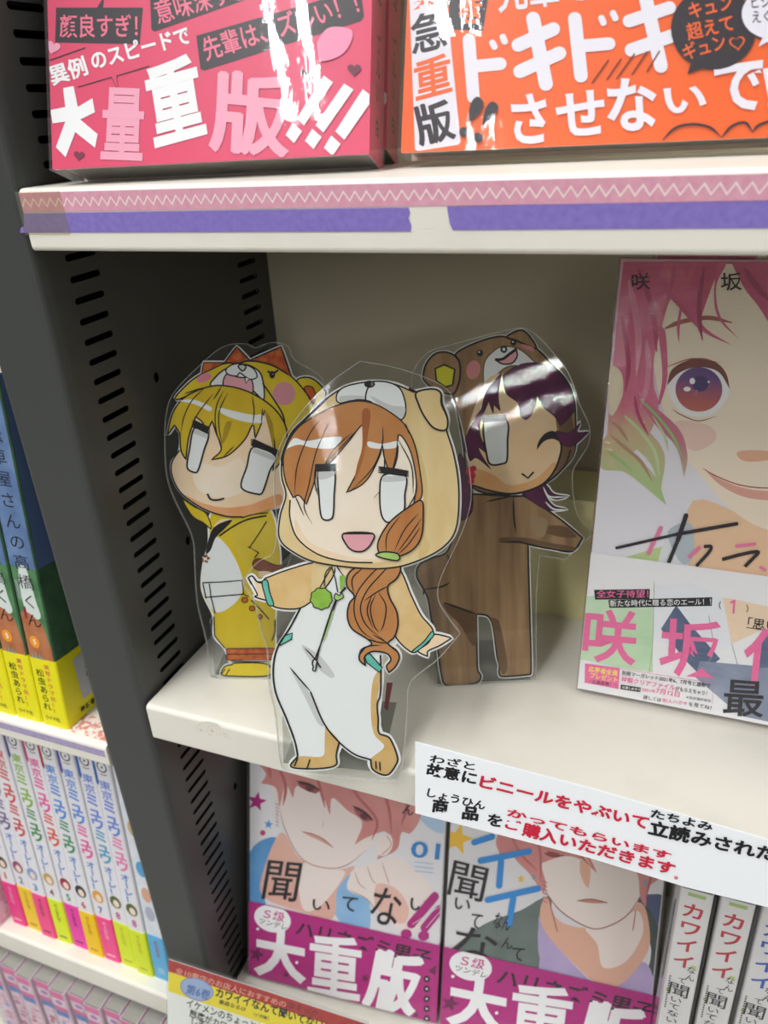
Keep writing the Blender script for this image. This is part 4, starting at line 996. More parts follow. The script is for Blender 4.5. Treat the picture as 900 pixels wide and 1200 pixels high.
a.fill([(416, 172, 1), (448, 168), (474, 146), (508, 122, 1), (514, 155), (490, 186), (445, 190)], PNK); a.line([(512, 124), (514, 155), (490, 186), (445, 190), (414, 172)], 4, INK); a.line([(408, 170), (446, 166), (476, 144), (512, 118)], 7, INK); a.oval(451, 120, 12, 13, WHITE, 14, 0, INK, 5)
a.oval(337, 138, 15, 16, INK); a.oval(333, 133, 4, 4, WHITE); a.oval(497, 88, 14, 15, INK); a.oval(494, 84, 4, 4, WHITE); a.oval(305, 218, 33, 46, ink('#d48a8c', .6), 22, .2); a.fill([(534, 95), (590, 110), (590, 130), (545, 115)], ink('#d48a8c', .6))
a.fill([(700, 400), (770, 430), (790, 600), (735, 690), (690, 690), (730, 600)], BRD)
a.fill([(350, 300), (265, 560), (285, 680), (300, 765), (400, 800), (500, 808), (620, 775), (690, 705), (725, 600), (712, 540), (700, 470), (690, 400), (600, 300), (440, 235)], BSK)
a.fill([(300, 690), (400, 720), (480, 770), (600, 740), (690, 660), (690, 705), (620, 775), (500, 808), (400, 800), (300, 765)], BSK2)
a.line([(300, 770), (400, 800), (500, 810), (620, 775), (690, 705), (726, 600), (712, 540)], 5, INK); a.line([(770, 600), (740, 680), (650, 765)], 4, INK)
a.shape([(345, 410), (368, 320), (440, 232, 1), (424, 340), (434, 415, 1), (402, 385, 1), (400, 430, 1), (378, 370, 1), (352, 430, 1)], PUR, INK, 2)
a.shape([(444, 245, 1), (515, 198), (600, 184), (690, 214), (760, 295), (790, 392), (770, 440), (722, 485, 1), (692, 440), (642, 400), (610, 345, 1), (596, 410), (560, 455), (530, 440, 1), (515, 375), (462, 330)], PUR, INK, 2)
a.shape([(355, 395), (300, 470), (262, 580), (290, 655, 1), (322, 640), (388, 692, 1), (352, 640), (330, 590), (385, 632, 1), (340, 540), (336, 480), (352, 430)], PUR, INK, 2)
a.shape(BH[3], PUR, INK, 2)
a.shape([(356, 466), (464, 462), (468, 560), (465, 652), (440, 668), (392, 672), (372, 642)], ink('#e3e6e8', .6), INK, 5); a.fill([(358, 468), (462, 464), (463, 490), (360, 492)], GRAYW, smooth=False)
a.fill([(338, 435), (462, 428), (460, 462), (350, 470)], INK, smooth=False)
for k in range(4): a.line([(338, 438 + 8 * k), (464, 432 + 8 * k)], 3, INK, smooth=False)
a.fill([(608, 602, 1), (616, 562), (648, 522), (692, 512), (718, 562, 1), (682, 548), (640, 562)], INK)
a.line([(536, 714), (566, 736), (593, 706)], 5, INK, smooth=False)
for x, y, r in ((288, 700, 20), (306, 690, 14), (296, 722, 20), (294, 750, 16)): a.oval(x, y, r, r, marker('#c41f3c', '#d8405a', 300), 14)
d = mb.build('paper_drawing', t); d['label'] = 'marker drawing on cut-out white paper'
film_pts = [(482, 447), (486, 430), (502, 412), (528, 404), (560, 395), (588, 388), (612, 384), (630, 394), (648, 414), (666, 438), (678, 472), (690, 500), (688, 522), (672, 548), (670, 566), (675, 600), (690, 618), (693, 625), (662, 655, 1), (632, 650, 1), (628, 700), (628, 795, 1), (570, 800), (510, 803, 1), (502, 770), (496, 720), (484, 690), (480, 660), (488, 620), (492, 560), (486, 490)]
laminate(t, bf, film_pts, lam_b, 0, 0, 1)
u0, v0 = bf.uv(512, 780); u1, v1 = bf.uv(622, 780)
figure_stand(t, bf, u0, u1, 0.034, 0.030, LZ + 0.0002)
# ------------------------------------------------------------------ printed notice on the middle shelf
nt_ = Plane((0.129, -0.0026, LZ - 0.0006), 0.0, 0.113)
t = thing('notice_card', nt_, 'white laminated notice with red and black lettering taped to the middle shelf edge', 'notice')
mb = MB(); L = [nt_.uv(x, y) for x, y in ((487, 868.5), (690, 922), (900, 983))]
Lb = [nt_.uv(x, y) for x, y in ((900, 1062), (806, 1039), (690, 1004), (487, 952))]
Lx = L + [(0.150, L[-1][1] - 0.0008), (0.150, Lb[0][1] + 0.0002)] + Lb
mb.sheet(Lx, 0.0, 0.0005, ink('#eef1f5', .3)); a = Art(mb, nt_, 0.00052)
bk = ink('#1a1a1e', .35); rd = ink('#c81f3e', .35)
a.use(485, 860, 4.0909)
a.text('わざと', (75, 130), (292, 172), 40, bk, 0.028); a.heavy('故意', (60, 190), (214, 222), 58, bk, 0.008, 3); a.text('に', (228, 226), (298, 240), 56, bk, 0.034)
a.text('しょうひん', (62, 296), (340, 362), 42, bk, 0.028); a.heavy('商', (88, 368), (160, 378), 64, bk, 0.008, 3); a.heavy('品', (233, 402), (306, 412), 62, bk, 0.012, 3); a.text('を', (350, 432), (422, 443), 58, bk, 0.032)
a.text('ご', (436, 446), (510, 462), 48, rd, 0.034); a.heavy('購入', (518, 480), (680, 522), 64, rd, 0.008, 3)
a.use(690, 900, 4.2857)
a.text('ビニールをやぶいて', (-552, 90), (292, 302), 66, rd, 0.034); a.text('たちよみ', (308, 240), (618, 312), 44, bk, 0.030)
a.heavy('立読', (298, 325), (498, 370), 74, bk, 0.010, 3.2); a.text('みされた', (508, 372), (930, 466), 72, bk, 0.034); a.text('場合は、', (960, 470), (1330, 552), 74, bk, 0.02)
a.text('かってもらいます', (-412, 232), (408, 456), 40, rd, 0.030); a.text('いただきます', (-152, 378), (424, 532), 62, rd, 0.034); a.text('。', (428, 548), (446, 552), 16, rd, 0.02)
o = mb.build('card', t)
mb = MB(); a0 = nt_.uv(668, 893); 
mb.box(0.0535, 0.0665, 0.0030, 0.0150, 0.0008, 0.00105, clear_tape); mb.build('clear_tape', t)

# ------------------------------------------------------------------ face-out manga on the lower shelf
lb = Plane((0.0090, 0.0218, -0.4308), 0.0905, 0.305)
MAG = ink('#b5157f', .4); MGD = ink('#6e1050', .4)
def sash(a, dx, dy, mat_txt=WHITE):
    # dx, dy: pixel shift of the same printed design on the second cover
    def f(ox, oy, s): a.use(ox + dx, oy + dy, s)
    f(280, 880, 3.4615)
    for x, y, r in ((75, 820, 34), (195, 902, 16), (515, 915, 20), (720, 1065, 16)): a.star(x, y, r, MGD, .3)
    a.fill([(805, 860), (798, 905), (770, 885)], MGD, smooth=False)
    a.text('ハリネズミ男子', (228, 742), (775, 868), 66, ink('#2a1024', .4), 0.022)
    a.text('大', (62, 902), (275, 945), 245, mat_txt, 0.04, up=(5, -205)); a.text('重', (280, 978), (492, 1010), 262, mat_txt, 0.022, up=(12, -252)); a.heavy('版', (506, 1030), (706, 1070), 240, mat_txt, 0.014, 9)
    for x, y in ((80, 716), (238, 852), (705, 910)): a.oval(x, y, 6, 6, WHITE, 10)
    a.oval(140, 675, 76, 54, WHITE, 28, .3); a.text('Ｓ級', (100, 672), (185, 690), 40, ink('#c63a86', .4), 0.016); a.text('ツンデレ', (84, 692), (196, 722), 24, ink('#3a2a36', .4), 0.008)
    for k in range(5): a.oval(764, 918 + 40 * k, 13, 14, ink('#2a1024', .4), 14); a.oval(764, 918 + 40 * k, 5, 5, ink('#d8b8d0', .4), 8)
def cover1(a):
    a.loc(); a.fill([(0, 0), (0.12, 0), (0.12, 0.18), (0, 0.18)], ink('#e9e7ea', .4), smooth=False)
    a.use(280, 880, 3.4615)
    sk = ink('#f3e6e0', .45); sk2 = ink('#e9b7a6', .45); hr = marker('#cf7f7c', '#dd9a94', 60, (1, 1, .5)); hd = marker('#b9605f', '#c87472', 60); bl = marker('#4f93cf', '#6aa8dc', 50); bl2 = marker('#7db4e2', '#9cc6ea', 50)
    a.fill([(730, 250), (900, 220), (900, 320), (800, 330)], ink('#b8d4ee', .4))
    a.star(72, 205, 42, MAG, .2); a.star(120, 298, 20, ink('#4b9ad6', .4), .1); a.oval(97, 332, 11, 11, ink('#c63a6a', .4))
    a.fill([(45, 410), (150, 350), (160, 450), (90, 520), (110, 640), (45, 640)], bl); a.fill([(380, 540), (460, 500), (520, 560), (530, 720), (450, 740), (370, 620)], bl2)
    a.fill([(170, 330), (250, 440), (400, 480), (470, 470), (400, 560), (380, 680), (250, 650), (110, 600), (90, 520)], sk2)
    a.fill([(250, 460), (400, 480), (430, 500), (340, 620), (260, 640)], sk)
    a.fill([(165, 130), (300, 90), (520, 200), (560, 330), (520, 400), (430, 465), (340, 472), (250, 430), (190, 320), (165, 220)], sk)
    a.fill([(130, 120), (175, 130), (180, 220), (145, 190)], sk)
    # hand under the chin: plain loose shape
    a.fill([(440, 560), (470, 480), (560, 450), (640, 430), (700, 470), (790, 570), (760, 660), (700, 740), (560, 660), (520, 600)], sk)
    a.fill([(560, 540), (640, 560), (690, 640), (660, 700), (560, 640)], ink('#eec2b4', .45))
    for L in ([(470, 490), (490, 540), (520, 560)], [(520, 465), (540, 520), (560, 540)], [(580, 450), (600, 510), (610, 540)], [(440, 560), (520, 600), (560, 660)]): a.line(L, 3, ink('#b98478', .45), taper=True)
    a.fill([(75, 20), (700, 20), (740, 240), (700, 330), (660, 330), (640, 400), (560, 440, 1), (600, 330), (520, 350), (470, 380, 1), (500, 290), (440, 240), (380, 190), (370, 260, 1), (330, 170), (240, 140), (220, 190, 1), (190, 140), (165, 230, 1), (150, 150), (90, 130, 1), (110, 90)], hr)
    for L in ([(160, 60), (190, 140), (180, 220)], [(300, 60), (330, 150), (350, 230)], [(420, 80), (480, 180), (560, 280), (540, 360)], [(520, 60), (600, 200), (620, 330)], [(600, 80), (680, 200), (660, 300)], [(120, 60), (130, 110)]): a.line(L, 12, hd, taper=True)
    a.line([(242, 130), (285, 142), (325, 160)], 7, ink('#7a3a3c', .4)); a.fill([(245, 135), (320, 158), (310, 172), (255, 150)], ink('#a4565a', .4))
    a.line([(470, 228), (505, 255), (540, 280)], 7, ink('#7a3a3c', .4)); a.fill([(470, 232), (530, 275), (515, 285), (478, 255)], ink('#a4565a', .4))
    a.oval(287, 152, 17, 13, ink('#6a2c34', .4), 16, .3); a.oval(508, 264, 17, 13, ink('#6a2c34', .4), 16, .5); a.line([(235, 122), (285, 134), (330, 158)], 9, ink('#3a1c20', .4), taper=True); a.line([(462, 222), (508, 246), (546, 280)], 9, ink('#3a1c20', .4), taper=True); a.line([(345, 285), (340, 310)], 3, sk2); a.fill([(255, 325), (300, 336), (345, 358), (385, 392), (335, 366), (290, 345)], ink('#e0a898', .45)); a.line([(255, 325), (300, 336), (345, 358), (385, 393)], 3, ink('#8a4a44', .4), taper=True)
    a.line([(165, 230), (190, 320), (250, 430), (340, 472), (430, 465), (520, 400)], 3, ink('#b98478', .45), taper=True)
    a.oval(590, 378, 34, 48, sk, 18, .3); a.line([(600, 340), (618, 380), (580, 420)], 3, ink('#b98478', .45))
    for k in range(7): a.line([(150, 210 + 14 * k), (162, 220 + 14 * k)], 3, hd, smooth=False)
    tm = ink('#1c181c', .4)
    a.text('ん', (662, 252), (706, 262), 40, tm, 0.01)
    a.text('聞', (92, 598), (232, 612), 160, tm, 0.004, up=(28, -158)); a.text('い', (296, 640), (368, 650), 42, tm, 0.006); a.text('て', (412, 640), (474, 652), 58, tm, 0.006); a.text('な', (524, 690), (640, 716), 150, tm, 0.004); a.text('い', (690, 640), (768, 655), 48, tm, 0.006)
    a.text('01', (696, 428), (812, 440), 66, ink('#2c86cf', .4), 0.012)
    for k in range(3): a.line([(715, 448 + 18 * k), (790, 456 + 18 * k)], 3, ink('#9ac0de', .4), smooth=False)
    for p, q in (((795, 588), (700, 700)), ((815, 640), (755, 715))): a.bar(p, q, 34, MAG)
    a.line([(705, 700), (835, 620), (760, 715)], 2, WHITE); a.oval(680, 740, 22, 20, MAG); a.oval(750, 747, 22, 20, MAG)
def cover2(a):
    a.loc(); a.fill([(0, 0), (0.12, 0), (0.12, 0.18), (0, 0.18)], ink('#e4e2e4', .4), smooth=False)
    a.use(500, 940, 3)
    sk = ink('#f3e6de', .45); sk2 = ink('#e6b49c', .45); hr = marker('#cf7f7c', '#dd9a94', 60, (1, 1, .5)); hd = marker('#b9605f', '#c87472', 60)
    gy = marker('#5f6d68', '#74827c', 60); gd = marker('#3f4c4a', '#4f5c5a', 60); lv = marker('#b3a0cc', '#c0aed6', 60); nv = marker('#4a5478', '#5a6488', 60); yl = ink('#f2c234', .4); bl = ink('#2f8fdc', .4)
    a.star(108, 130, 58, yl, .25); a.star(332, 270, 16, yl, .1); a.star(880, 320, 66, yl, .35)
    a.fill([(80, 520), (200, 430), (330, 380), (400, 340), (440, 340), (420, 480), (420, 700), (300, 600), (90, 520)], gy)
    a.fill([(740, 340), (840, 340), (880, 420), (900, 700), (760, 680), (790, 520)], gd); a.fill([(745, 335), (860, 345), (880, 560), (830, 520), (800, 400)], nv)
    a.fill([(395, 400), (430, 560), (420, 600), (640, 660), (760, 620), (780, 700), (420, 620), (400, 520)], lv); a.fill([(398, 410), (470, 520), (630, 655), (760, 560), (790, 660), (640, 700), (420, 610)], lv)
    a.fill([(420, 330), (470, 420), (620, 440), (740, 350), (780, 420), (770, 540), (640, 655), (480, 530), (400, 420)], sk2); a.fill([(560, 440), (660, 430), (740, 380), (760, 460), (700, 560), (620, 580), (600, 500)], sk)
    a.line([(430, 340), (450, 420), (460, 455)], 4, hd); a.line([(735, 380), (725, 450)], 4, hd); a.line([(510, 540), (600, 590), (640, 655)], 3, sk2)
    a.fill([(370, 150), (480, 100), (700, 120), (770, 250), (750, 330), (700, 400), (620, 440), (560, 435), (470, 380), (410, 290)], sk)
    a.fill([(245, 130), (300, 60), (520, 60), (560, 160), (600, 250, 1), (540, 200), (480, 190), (400, 215, 1), (420, 290), (410, 320, 1), (360, 250), (330, 220, 1), (300, 190), (260, 190, 1)], hr)
    a.fill([(700, 60), (880, 100), (820, 260), (780, 300), (770, 370, 1), (750, 330), (740, 250), (680, 180), (600, 100)], hr); a.fill([(545, 190), (575, 220), (568, 300), (540, 250)], ink('#eab79c', .45))
    for L in ([(290, 100), (330, 180), (390, 240)], [(380, 100), (400, 180), (400, 280)], [(470, 100), (520, 160), (570, 220)], [(800, 150), (790, 250), (770, 340)]): a.line(L, 8, hd, taper=True)
    a.fill([(425, 172), (465, 180), (462, 192), (430, 188)], ink('#9a4a4e', .4)); a.line([(415, 178), (440, 190), (480, 186)], 4, ink('#7a3a3c', .4))
    a.fill([(536, 346), (575, 339), (632, 352), (580, 354)], ink('#cf8a7c', .45)); a.line([(530, 346), (580, 340), (636, 353)], 3, ink('#6a3230', .4)); a.line([(560, 290), (572, 298)], 3, sk2)
    a.line([(410, 300), (470, 380), (560, 436), (620, 441), (700, 400), (750, 330)], 4, ink('#a5685c', .45), taper=True)
    for k in range(6): a.line([(408, 275 + 14 * k), (424, 282 + 14 * k)], 3, hd, smooth=False)
    a.oval(377, 262, 7, 9, ink('#9aa0a8', .4)); a.oval(770, 282, 8, 10, ink('#9aa0a8', .4))
    tm = ink('#1c181c', .4)
    for p, q in (((168, 140), (230, 120)), ((190, 205), (360, 172)), ((262, 205), (255, 292)), ((215, 342), (392, 302)), ((305, 335), (290, 425))): a.bar(p, q, 22, bl)
    a.text('聞', (72, 322), (195, 352), 140, tm, 0.004, up=(25, -120)); a.text('い', (95, 372), (150, 382), 40, tm, 0.006); a.text('て', (148, 436), (186, 446), 52, tm, 0.006); a.text('な', (86, 545), (235, 575), 120, tm, 0.004)
    a.text('なん', (232, 438), (290, 452), 56, tm, 0.006); a.text('ん', (262, 510), (300, 516), 40, tm, 0.006); a.text('て', (296, 552), (340, 558), 46, tm, 0.006)
W1 = 0.112
t1 = face_book('manga_volume', lb, W1, 0.172, 0.0115, 'face-out manga numbered 01 with red-haired face and magenta band, nearest the dark upright', 'manga', ink('#e9e7ea', .4), cover1, (0.0478, MAG, lambda a: sash(a, 0, 0)), wrap, 'face-out manga on the lower shelf')
lb2 = lb.moved(0.1145, 0.0, 0.0)
def sash2(a):
    x0, y0 = lb.uv(280, 880)
    # same printed band, carried over by the width of one book
    class Sh: pass
    old = a.q
    def q(p):
        if a.local: return p[0], p[1]
        u, v = lb.uv(a.ox + p[0] / a.s, a.oy + p[1] / a.s); return u, v
    a.q = q; sash(a, 0, 0)
t2 = face_book('manga_volume', lb2, 0.1065, 0.172, 0.0115, 'face-out manga with yellow stars, purple shirt and magenta band, beside the white spines', 'manga', ink('#e4e2e4', .4), cover2, (0.0478, MAG, sash2), wrap, 'face-out manga on the lower shelf')

# ------------------------------------------------------------------ books shown by their spines
def spine_book(pl, T, H, depth, label, group, cover_m, art=None, obi=None, cover_side=None, name='manga_volume', wrap_m=None):
    """spine in the plane from u = 0 to T, covers running back from it"""
    t = thing(name, pl, label, 'manga', group)
    r = 0.0011
    def shell(mb, e, z0, z1, mat):
        k = 4; prof = []
        for i in range(k + 1):
            g = math.pi / 2 * i / k; prof.append((-e + r - r * math.cos(g) if False else r - (r + e) * math.cos(g), r - (r + e) * math.sin(g)))
        for i in range(k + 1):
            g = math.pi / 2 * i / k; prof.append((T - r + (r + e) * math.sin(g), r - (r + e) * math.cos(g)))
        prof += [(T + e, depth), (T + e - 0.0004, depth), (T + e - 0.0004, r), (T - r, 0.0003 - e), (r, 0.0003 - e), (-e + 0.0004, r), (-e + 0.0004, depth), (-e, depth)]
        n = len(prof); vs = [(p, q, z) for z in (z0, z1) for p, q in prof]
        tri = tessellate_polygon([[Vector((p, q, 0)) for p, q in prof]])
        mb.add(vs, [(i, (i + 1) % n, n + (i + 1) % n, n + i) for i in range(n)], mat)
        mb.add(vs[:n], tri, mat); mb.add(vs[n:], tri, mat)
    mb = MB(); shell(mb, 0.0, 0, H, cover_m)
    if art:
        a = Art(mb, pl, 0.00003); a.clip = (0.0006, 0, T - 0.0006, H); art(a)
    if cover_side: cover_side(mb)
    mb.build('cover', t)
    mb = MB(); mb.box(0.0005, T - 0.0005, 0.0012, depth - 0.001, 0.001, H - 0.0004, pages); mb.build('pages', t)
    if obi:
        oh, om, oart = obi; e = 0.0009
        mb = MB(); shell(mb, e - 0.0006, -0.0003, oh, om)
        if oart:
            a = Art(mb, pl, e - 0.0006 + 0.00004); a.clip = (0.0003, 0, T - 0.0003, oh); oart(a)
        mb.build('obi_band', t)
    if wrap_m:
        mb = MB(); mb.box(-0.0009, T + 0.0009, -0.0012, depth + 0.0004, -0.0007, H + 0.0005, wrap_m); mb.build('shrink_wrap', t)
    return t
# white spines to the right of the face-out pair
def kawaii(col, small):
    def f(a):
        a.loc(); T = 0.0118
        a.fill([(0.003, 0.1700), (0.0095, 0.1700), (0.0095, 0.1720), (0.003, 0.1720)], ink('#a8c878', .5), smooth=False)
        c = ink(col, .4); k = ink('#2b2628', .4); g = ink('#b9d36a', .4)
        a.star(0.0098, 0.1285, 0.0017, g); a.star(0.0018, 0.1095, 0.0017, g)
        a.column('カワイイ', (0.0060, 0.1670), (0.0058, 0.1255), 0.0085, c, 0.02, .84)
        a.column('なん', (0.0092, 0.1290), (0.0092, 0.1190), 0.0036, k, 0.004); a.column('て', (0.0065, 0.1205), (0.0065, 0.1160), 0.0036, k, 0.004)
        a.column('聞', (0.0060, 0.1165), (0.0058, 0.1065), 0.0085, k, 0.003); a.column('いてない', (0.0055, 0.1070), (0.0050, 0.0875), 0.0048, k, 0.004)
        a.bar((0.0075, 0.0870), (0.0030, 0.0830), 0.0012, c); a.bar((0.0092, 0.0860), (0.0050, 0.0815), 0.0012, c); a.oval(0.0022, 0.0820, 0.0007, 0.0007, c, 10); a.oval(0.0042, 0.0805, 0.0007, 0.0007, c, 10)
        a.oval(0.0050, 0.0755, 0.0038, 0.0030, g, 16); a.oval(0.0050, 0.0755, 0.0030, 0.0023, ink('#e9e7ea', .4), 16)
        for z in range(14): a.fill([(0.0014, 0.1195 - 0.0016 * z), (0.0020, 0.1195 - 0.0016 * z), (0.0020, 0.1186 - 0.0016 * z), (0.0014, 0.1186 - 0.0016 * z)], k, smooth=False)
    return f
u = 0.2294
for k, (col, lab, gap) in enumerate((('#c22a38', 'white spine with red title standing right beside the face-out manga with stars', 0.0026), ('#c22a38', 'white spine with red title, second from the face-out manga with stars', 0.0024), ('#3a58b8', 'white spine with blue title at the lower right edge', 0.002))):
    spine_book(Plane((u, 0.020 + 0.0006 * k, LOWZ + 0.0003)), 0.0122, 0.1735, 0.100, lab, 'white spines on the lower shelf', ink('#e6e4e4', .4), kawaii(col, k), (0.040, MAG, None), None, 'manga_volume', wrap)
    u += 0.0122 + gap

# ------------------------------------------------------------------ recommendation card at the lower shelf
pc = Plane((-0.0110, -0.0270, LOWZ - 0.004), 0.05, 0.35)
t = thing('shelf_talker_card', pc, 'red and yellow recommendation card in a clear sleeve at the bottom, below the dark upright', 'shelf card')
q = [pc.uv(x, y) for x, y in ((196, 1121), (402, 1188))]
wd = 0.118; tl = q[0]; sl = (q[1][1] - q[0][1]) / (q[1][0] - q[0][0])
h = tl[1]
def row(v0, v1): return [(tl[0] + .0012, tl[1] - v0), (tl[0] + wd - .0012, tl[1] - v0 + sl * wd), (tl[0] + wd - .0012, tl[1] - v1 + sl * wd), (tl[0] + .0012, tl[1] - v1)]
mb = MB(); mb.sheet(row(0.001, h + 0.012), 0.0, 0.0004, ink('#f0efe8', .4)); a = Art(mb, pc, 0.00042)
red = marker('#a9201f', '#bb3328', 200, rough=.4); ye = ink('#f2dc18', .4); kb = ink('#15130f', .4)
a.loc(); a.fill(row(0.001, 0.0082), red, smooth=False); a.fill(row(0.0082, 0.0200), ye, smooth=False)
a.use(180, 1060, 3.75)
a.text('全10書店のお店人におすすめの', (95, 300), (580, 452), 26, ink('#e7a08a', .4), 0.012, up=(6, -28)); a.text('コミック', (588, 450), (720, 492), 26, ink('#5a1512', .4), 0.02)
a.oval(192, 370, 74, 46, ink('#9fb4d8', .4), 26, .35, ink('#7488b4', .4), 4); a.text('第6巻', (140, 388), (245, 418), 44, ink('#4b64a8', .4), 0.015)
a.text('カワイイなんて聞いてない！！', (272, 402), (800, 568), 38, kb, 0.03, up=(6, -42)); a.text('春森なるは', (286, 432), (405, 468), 20, kb, 0.016); a.text('（小学館）', (440, 486), (505, 505), 16, kb, 0.01)
for s_, p0, p1 in (('イケメンのちょっとした', (145, 445), (520, 575)), ('態度がカワイくて', (158, 490), (420, 585)), ('しまにカワイイと', (168, 525), (420, 612)), ('公式', (176, 545), (250, 575))): a.text(s_, p0, p1, 34, kb, 0.016, up=(5, -36))
mb.build('printed_card', t)
mb = MB(); mb.box(0.01, 0.10, 0.0006, 0.0260, 0.0006, 0.0014, stand_f); mb.build('rail_clip', t)
mb = MB(); mb.sheet(row(-0.0016, h + 0.014), 0.0011, 0.0015, film('card_sleeve', 0.03, '#e0e4e4', '#f6f7f7', 0.06, 0.15, 60, ior=1.18)); mb.build('clear_sleeve', t)

# ------------------------------------------------------------------ left bay: yellow-banded books
YO = ink('#e6dd16', .4)
def bike(a):
    a.loc(); T = 0.0158
    a.fill([(0, 0.04), (T, 0.04), (T, 0.2), (0, 0.2)], marker('#4d6691', '#6d86ad', 90), smooth=False)
    a.fill([(0, 0.03), (0, 0.088), (0.004, 0.0865), (0.009, 0.0872), (T, 0.0866), (T, 0.03)], marker('#44724a', '#5c8a5e', 120), smooth=False)
    a.fill([(0.0055, 0.087), (0.0098, 0.087), (0.0118, 0.07), (0.0128, 0.0625), (0.009, 0.0605), (0.0045, 0.063), (0.0035, 0.074)], ink('#cfd8d4', .5))
    a.fill([(0, 0.03), (0, 0.0615), (0.005, 0.0635), (0.010, 0.0605), (0.0128, 0.058), (0.0146, 0.048), (T, 0.044), (T, 0.03)], marker('#a5623f', '#bd7d58', 110))
    a.fill([(0.0012, 0.080), (0.0028, 0.080), (0.0030, 0.070), (0.0018, 0.070)], ink('#8a8f96', .5), smooth=False); a.fill([(0.0028, 0.066), (0.0046, 0.0664), (0.0046, 0.0600), (0.0030, 0.0602)], ink('#8c2638', .5), smooth=False)
    a.column('自転車屋さんの高橋くん', (0.0074, 0.1650), (0.0082, 0.0548), 0.0088, ink('#1d2128', .5), -0.004, .74)
    a.oval(0.0058, 0.0478, 0.0030, 0.0034, ink('#eb9a26', .4), 20); a.text('5', (0.0050, 0.0464), (0.0066, 0.0464), 0.0028, WHITE, 0.01)
    for x, z in ((0.0030, 0.0415), (0.0050, 0.0430), (0.0072, 0.0420), (0.0088, 0.0405)): a.fill([(x - .001, 0.0375), (x, z), (x + .0012, 0.0375)], ink('#8f9a8c', .5), smooth=False)
def bike_obi(a):
    a.loc()
    a.column('実写ドラマ化！！', (0.0100, 0.0365), (0.0104, 0.0078), 0.0033, ink('#c8324a', .4), 0.010, .74)
    a.column('松虫あられ', (0.0052, 0.0332), (0.0054, 0.0090), 0.0047, ink('#2a2a14', .4), 0.006, .88)
    a.text('ライド社', (0.0030, 0.0035), (0.0118, 0.0035), 0.0026, ink('#3a3a1c', .4), 0.008)
YW = 0.0158
for k in range(3):
    pl = Plane((-0.0708 - 0.0171 * k, 0.0042, LZ1 + 0.0002), 0.0, 0.098)
    def bike_side(mb):
        m_ = ink('#566f98', .45); y0 = 0.0012
        mb.add([(YW + 0.00005, y0, 0.0868), (YW + 0.00005, 0.112, 0.0868), (YW + 0.00005, 0.112, 0.176), (YW + 0.00005, y0, 0.176)], [(0, 1, 2, 3)], m_)
    t = spine_book(pl, YW, 0.176, 0.112, ('yellow-banded blue spine next to the dark upright', 'yellow-banded blue spine, second from the dark upright', 'yellow-banded blue spine, third from the dark upright at the left edge')[k], 'yellow-banded volumes on the left', marker('#33573c', '#4a6d4e', 90), bike, (0.0385, YO, bike_obi), bike_side, 'manga_volume')
    if k == 0:
        # grey panel and lettering printed on the band's front
        for ch in t.children:
            if ch.name.startswith('obi_band'):
                mb = MB(); x = YW + 0.0006
                def side(pts, m, e):
                    mb.add([(x + e, y, z) for y, z in pts], [tuple(range(len(pts)))], m)
                side([(0.010, 0.034), (0.030, 0.036), (0.060, 0.036), (0.060, 0.010), (0.012, 0.010)], ink('#b9bcc0', .4), 0.00004)
                for i, cc in enumerate('高橋くん実写'):
                    g, f = glyphs(cc, 0.025); s_ = 0.0068
                    mb.add([(x + 0.00008, 0.0165 + s_ * gx + 0.0072 * i, 0.021 + s_ * gy) for gx, gy in g], f, ink('#1a1a1a', .4))
                for i, cc in enumerate('最新巻発売中'):
                    g, f = glyphs(cc, 0.03); s_ = 0.0032
                    mb.add([(x + 0.00008, 0.009 + s_ * gx + 0.0036 * i, 0.004 + s_ * gy) for gx, gy in g], f, ink('#1a1a1a', .4))
                mb.build('band_print', ch)

# ------------------------------------------------------------------ left bay: numbered white spines
def mews(col1, col2, num, ncol, stripe, tuft):
    def f(a):
        a.loc(); T = 0.0117
        k = ink('#2a2a2e', .4)
        a.fill([(0, 0.190), (0.0, 0.150), (0.0014, 0.146), (0.0024, 0.148), (0.0024, 0.190)], ink(stripe, .4), smooth=False)
        a.oval(0.0066, 0.1600, 0.0033, 0.0038, k, 20); a.oval(0.0066, 0.1600, 0.0025, 0.0030, ink('#e4e3e8', .4), 20); a.oval(0.0066, 0.1598, 0.0007, 0.0008, k, 10)
        a.line([(0.0032, 0.1660), (0.0046, 0.1642), (0.0042, 0.1630)], 0.0005, k); a.line([(0.0088, 0.1635), (0.0098, 0.1630)], 0.0007, k); a.line([(0.0046, 0.1552), (0.0068, 0.1546), (0.0090, 0.1552)], 0.0005, k)
        a.column('東京', (0.0062, 0.1510), (0.0062, 0.1370), 0.0074, ink(col1, .4), 0.012, .86)
        a.column('ミュウ', (0.0060, 0.1370), (0.0062, 0.1110), 0.0092, ink(col1, .4), 0.034, 1.05); a.column('ミュウ', (0.0062, 0.1105), (0.0064, 0.0850), 0.0092, ink(col2, .4), 0.034, 1.05)
        a.column('オーレ！', (0.0064, 0.0830), (0.0066, 0.0600), 0.0062, ink('#5a86d0', .4), 0.024, .95)
        a.oval(0.0062, 0.0545, 0.0040, 0.0050, ink(tuft, .5), 16); a.oval(0.0066, 0.0535, 0.0022, 0.0030, ink('#f0d9c6', .5), 14)
        a.text(num, (0.0044 if num != '1' else 0.0052, 0.0405), (0.0074 if num != '1' else 0.0066, 0.0405), 0.0056, ink(ncol, .4), 0.012)
    return f
def mews_obi(tx):
    def f(a):
        a.loc(); c = ink(tx, .4)
        a.column('大人気連載', (0.0062, 0.0340), (0.0062, 0.0180), 0.0026, c, 0.016, .8)
        a.fill([(0.0030, 0.004), (0.0090, 0.004), (0.0090, 0.0052), (0.0030, 0.0052)], c, smooth=False)
    return f
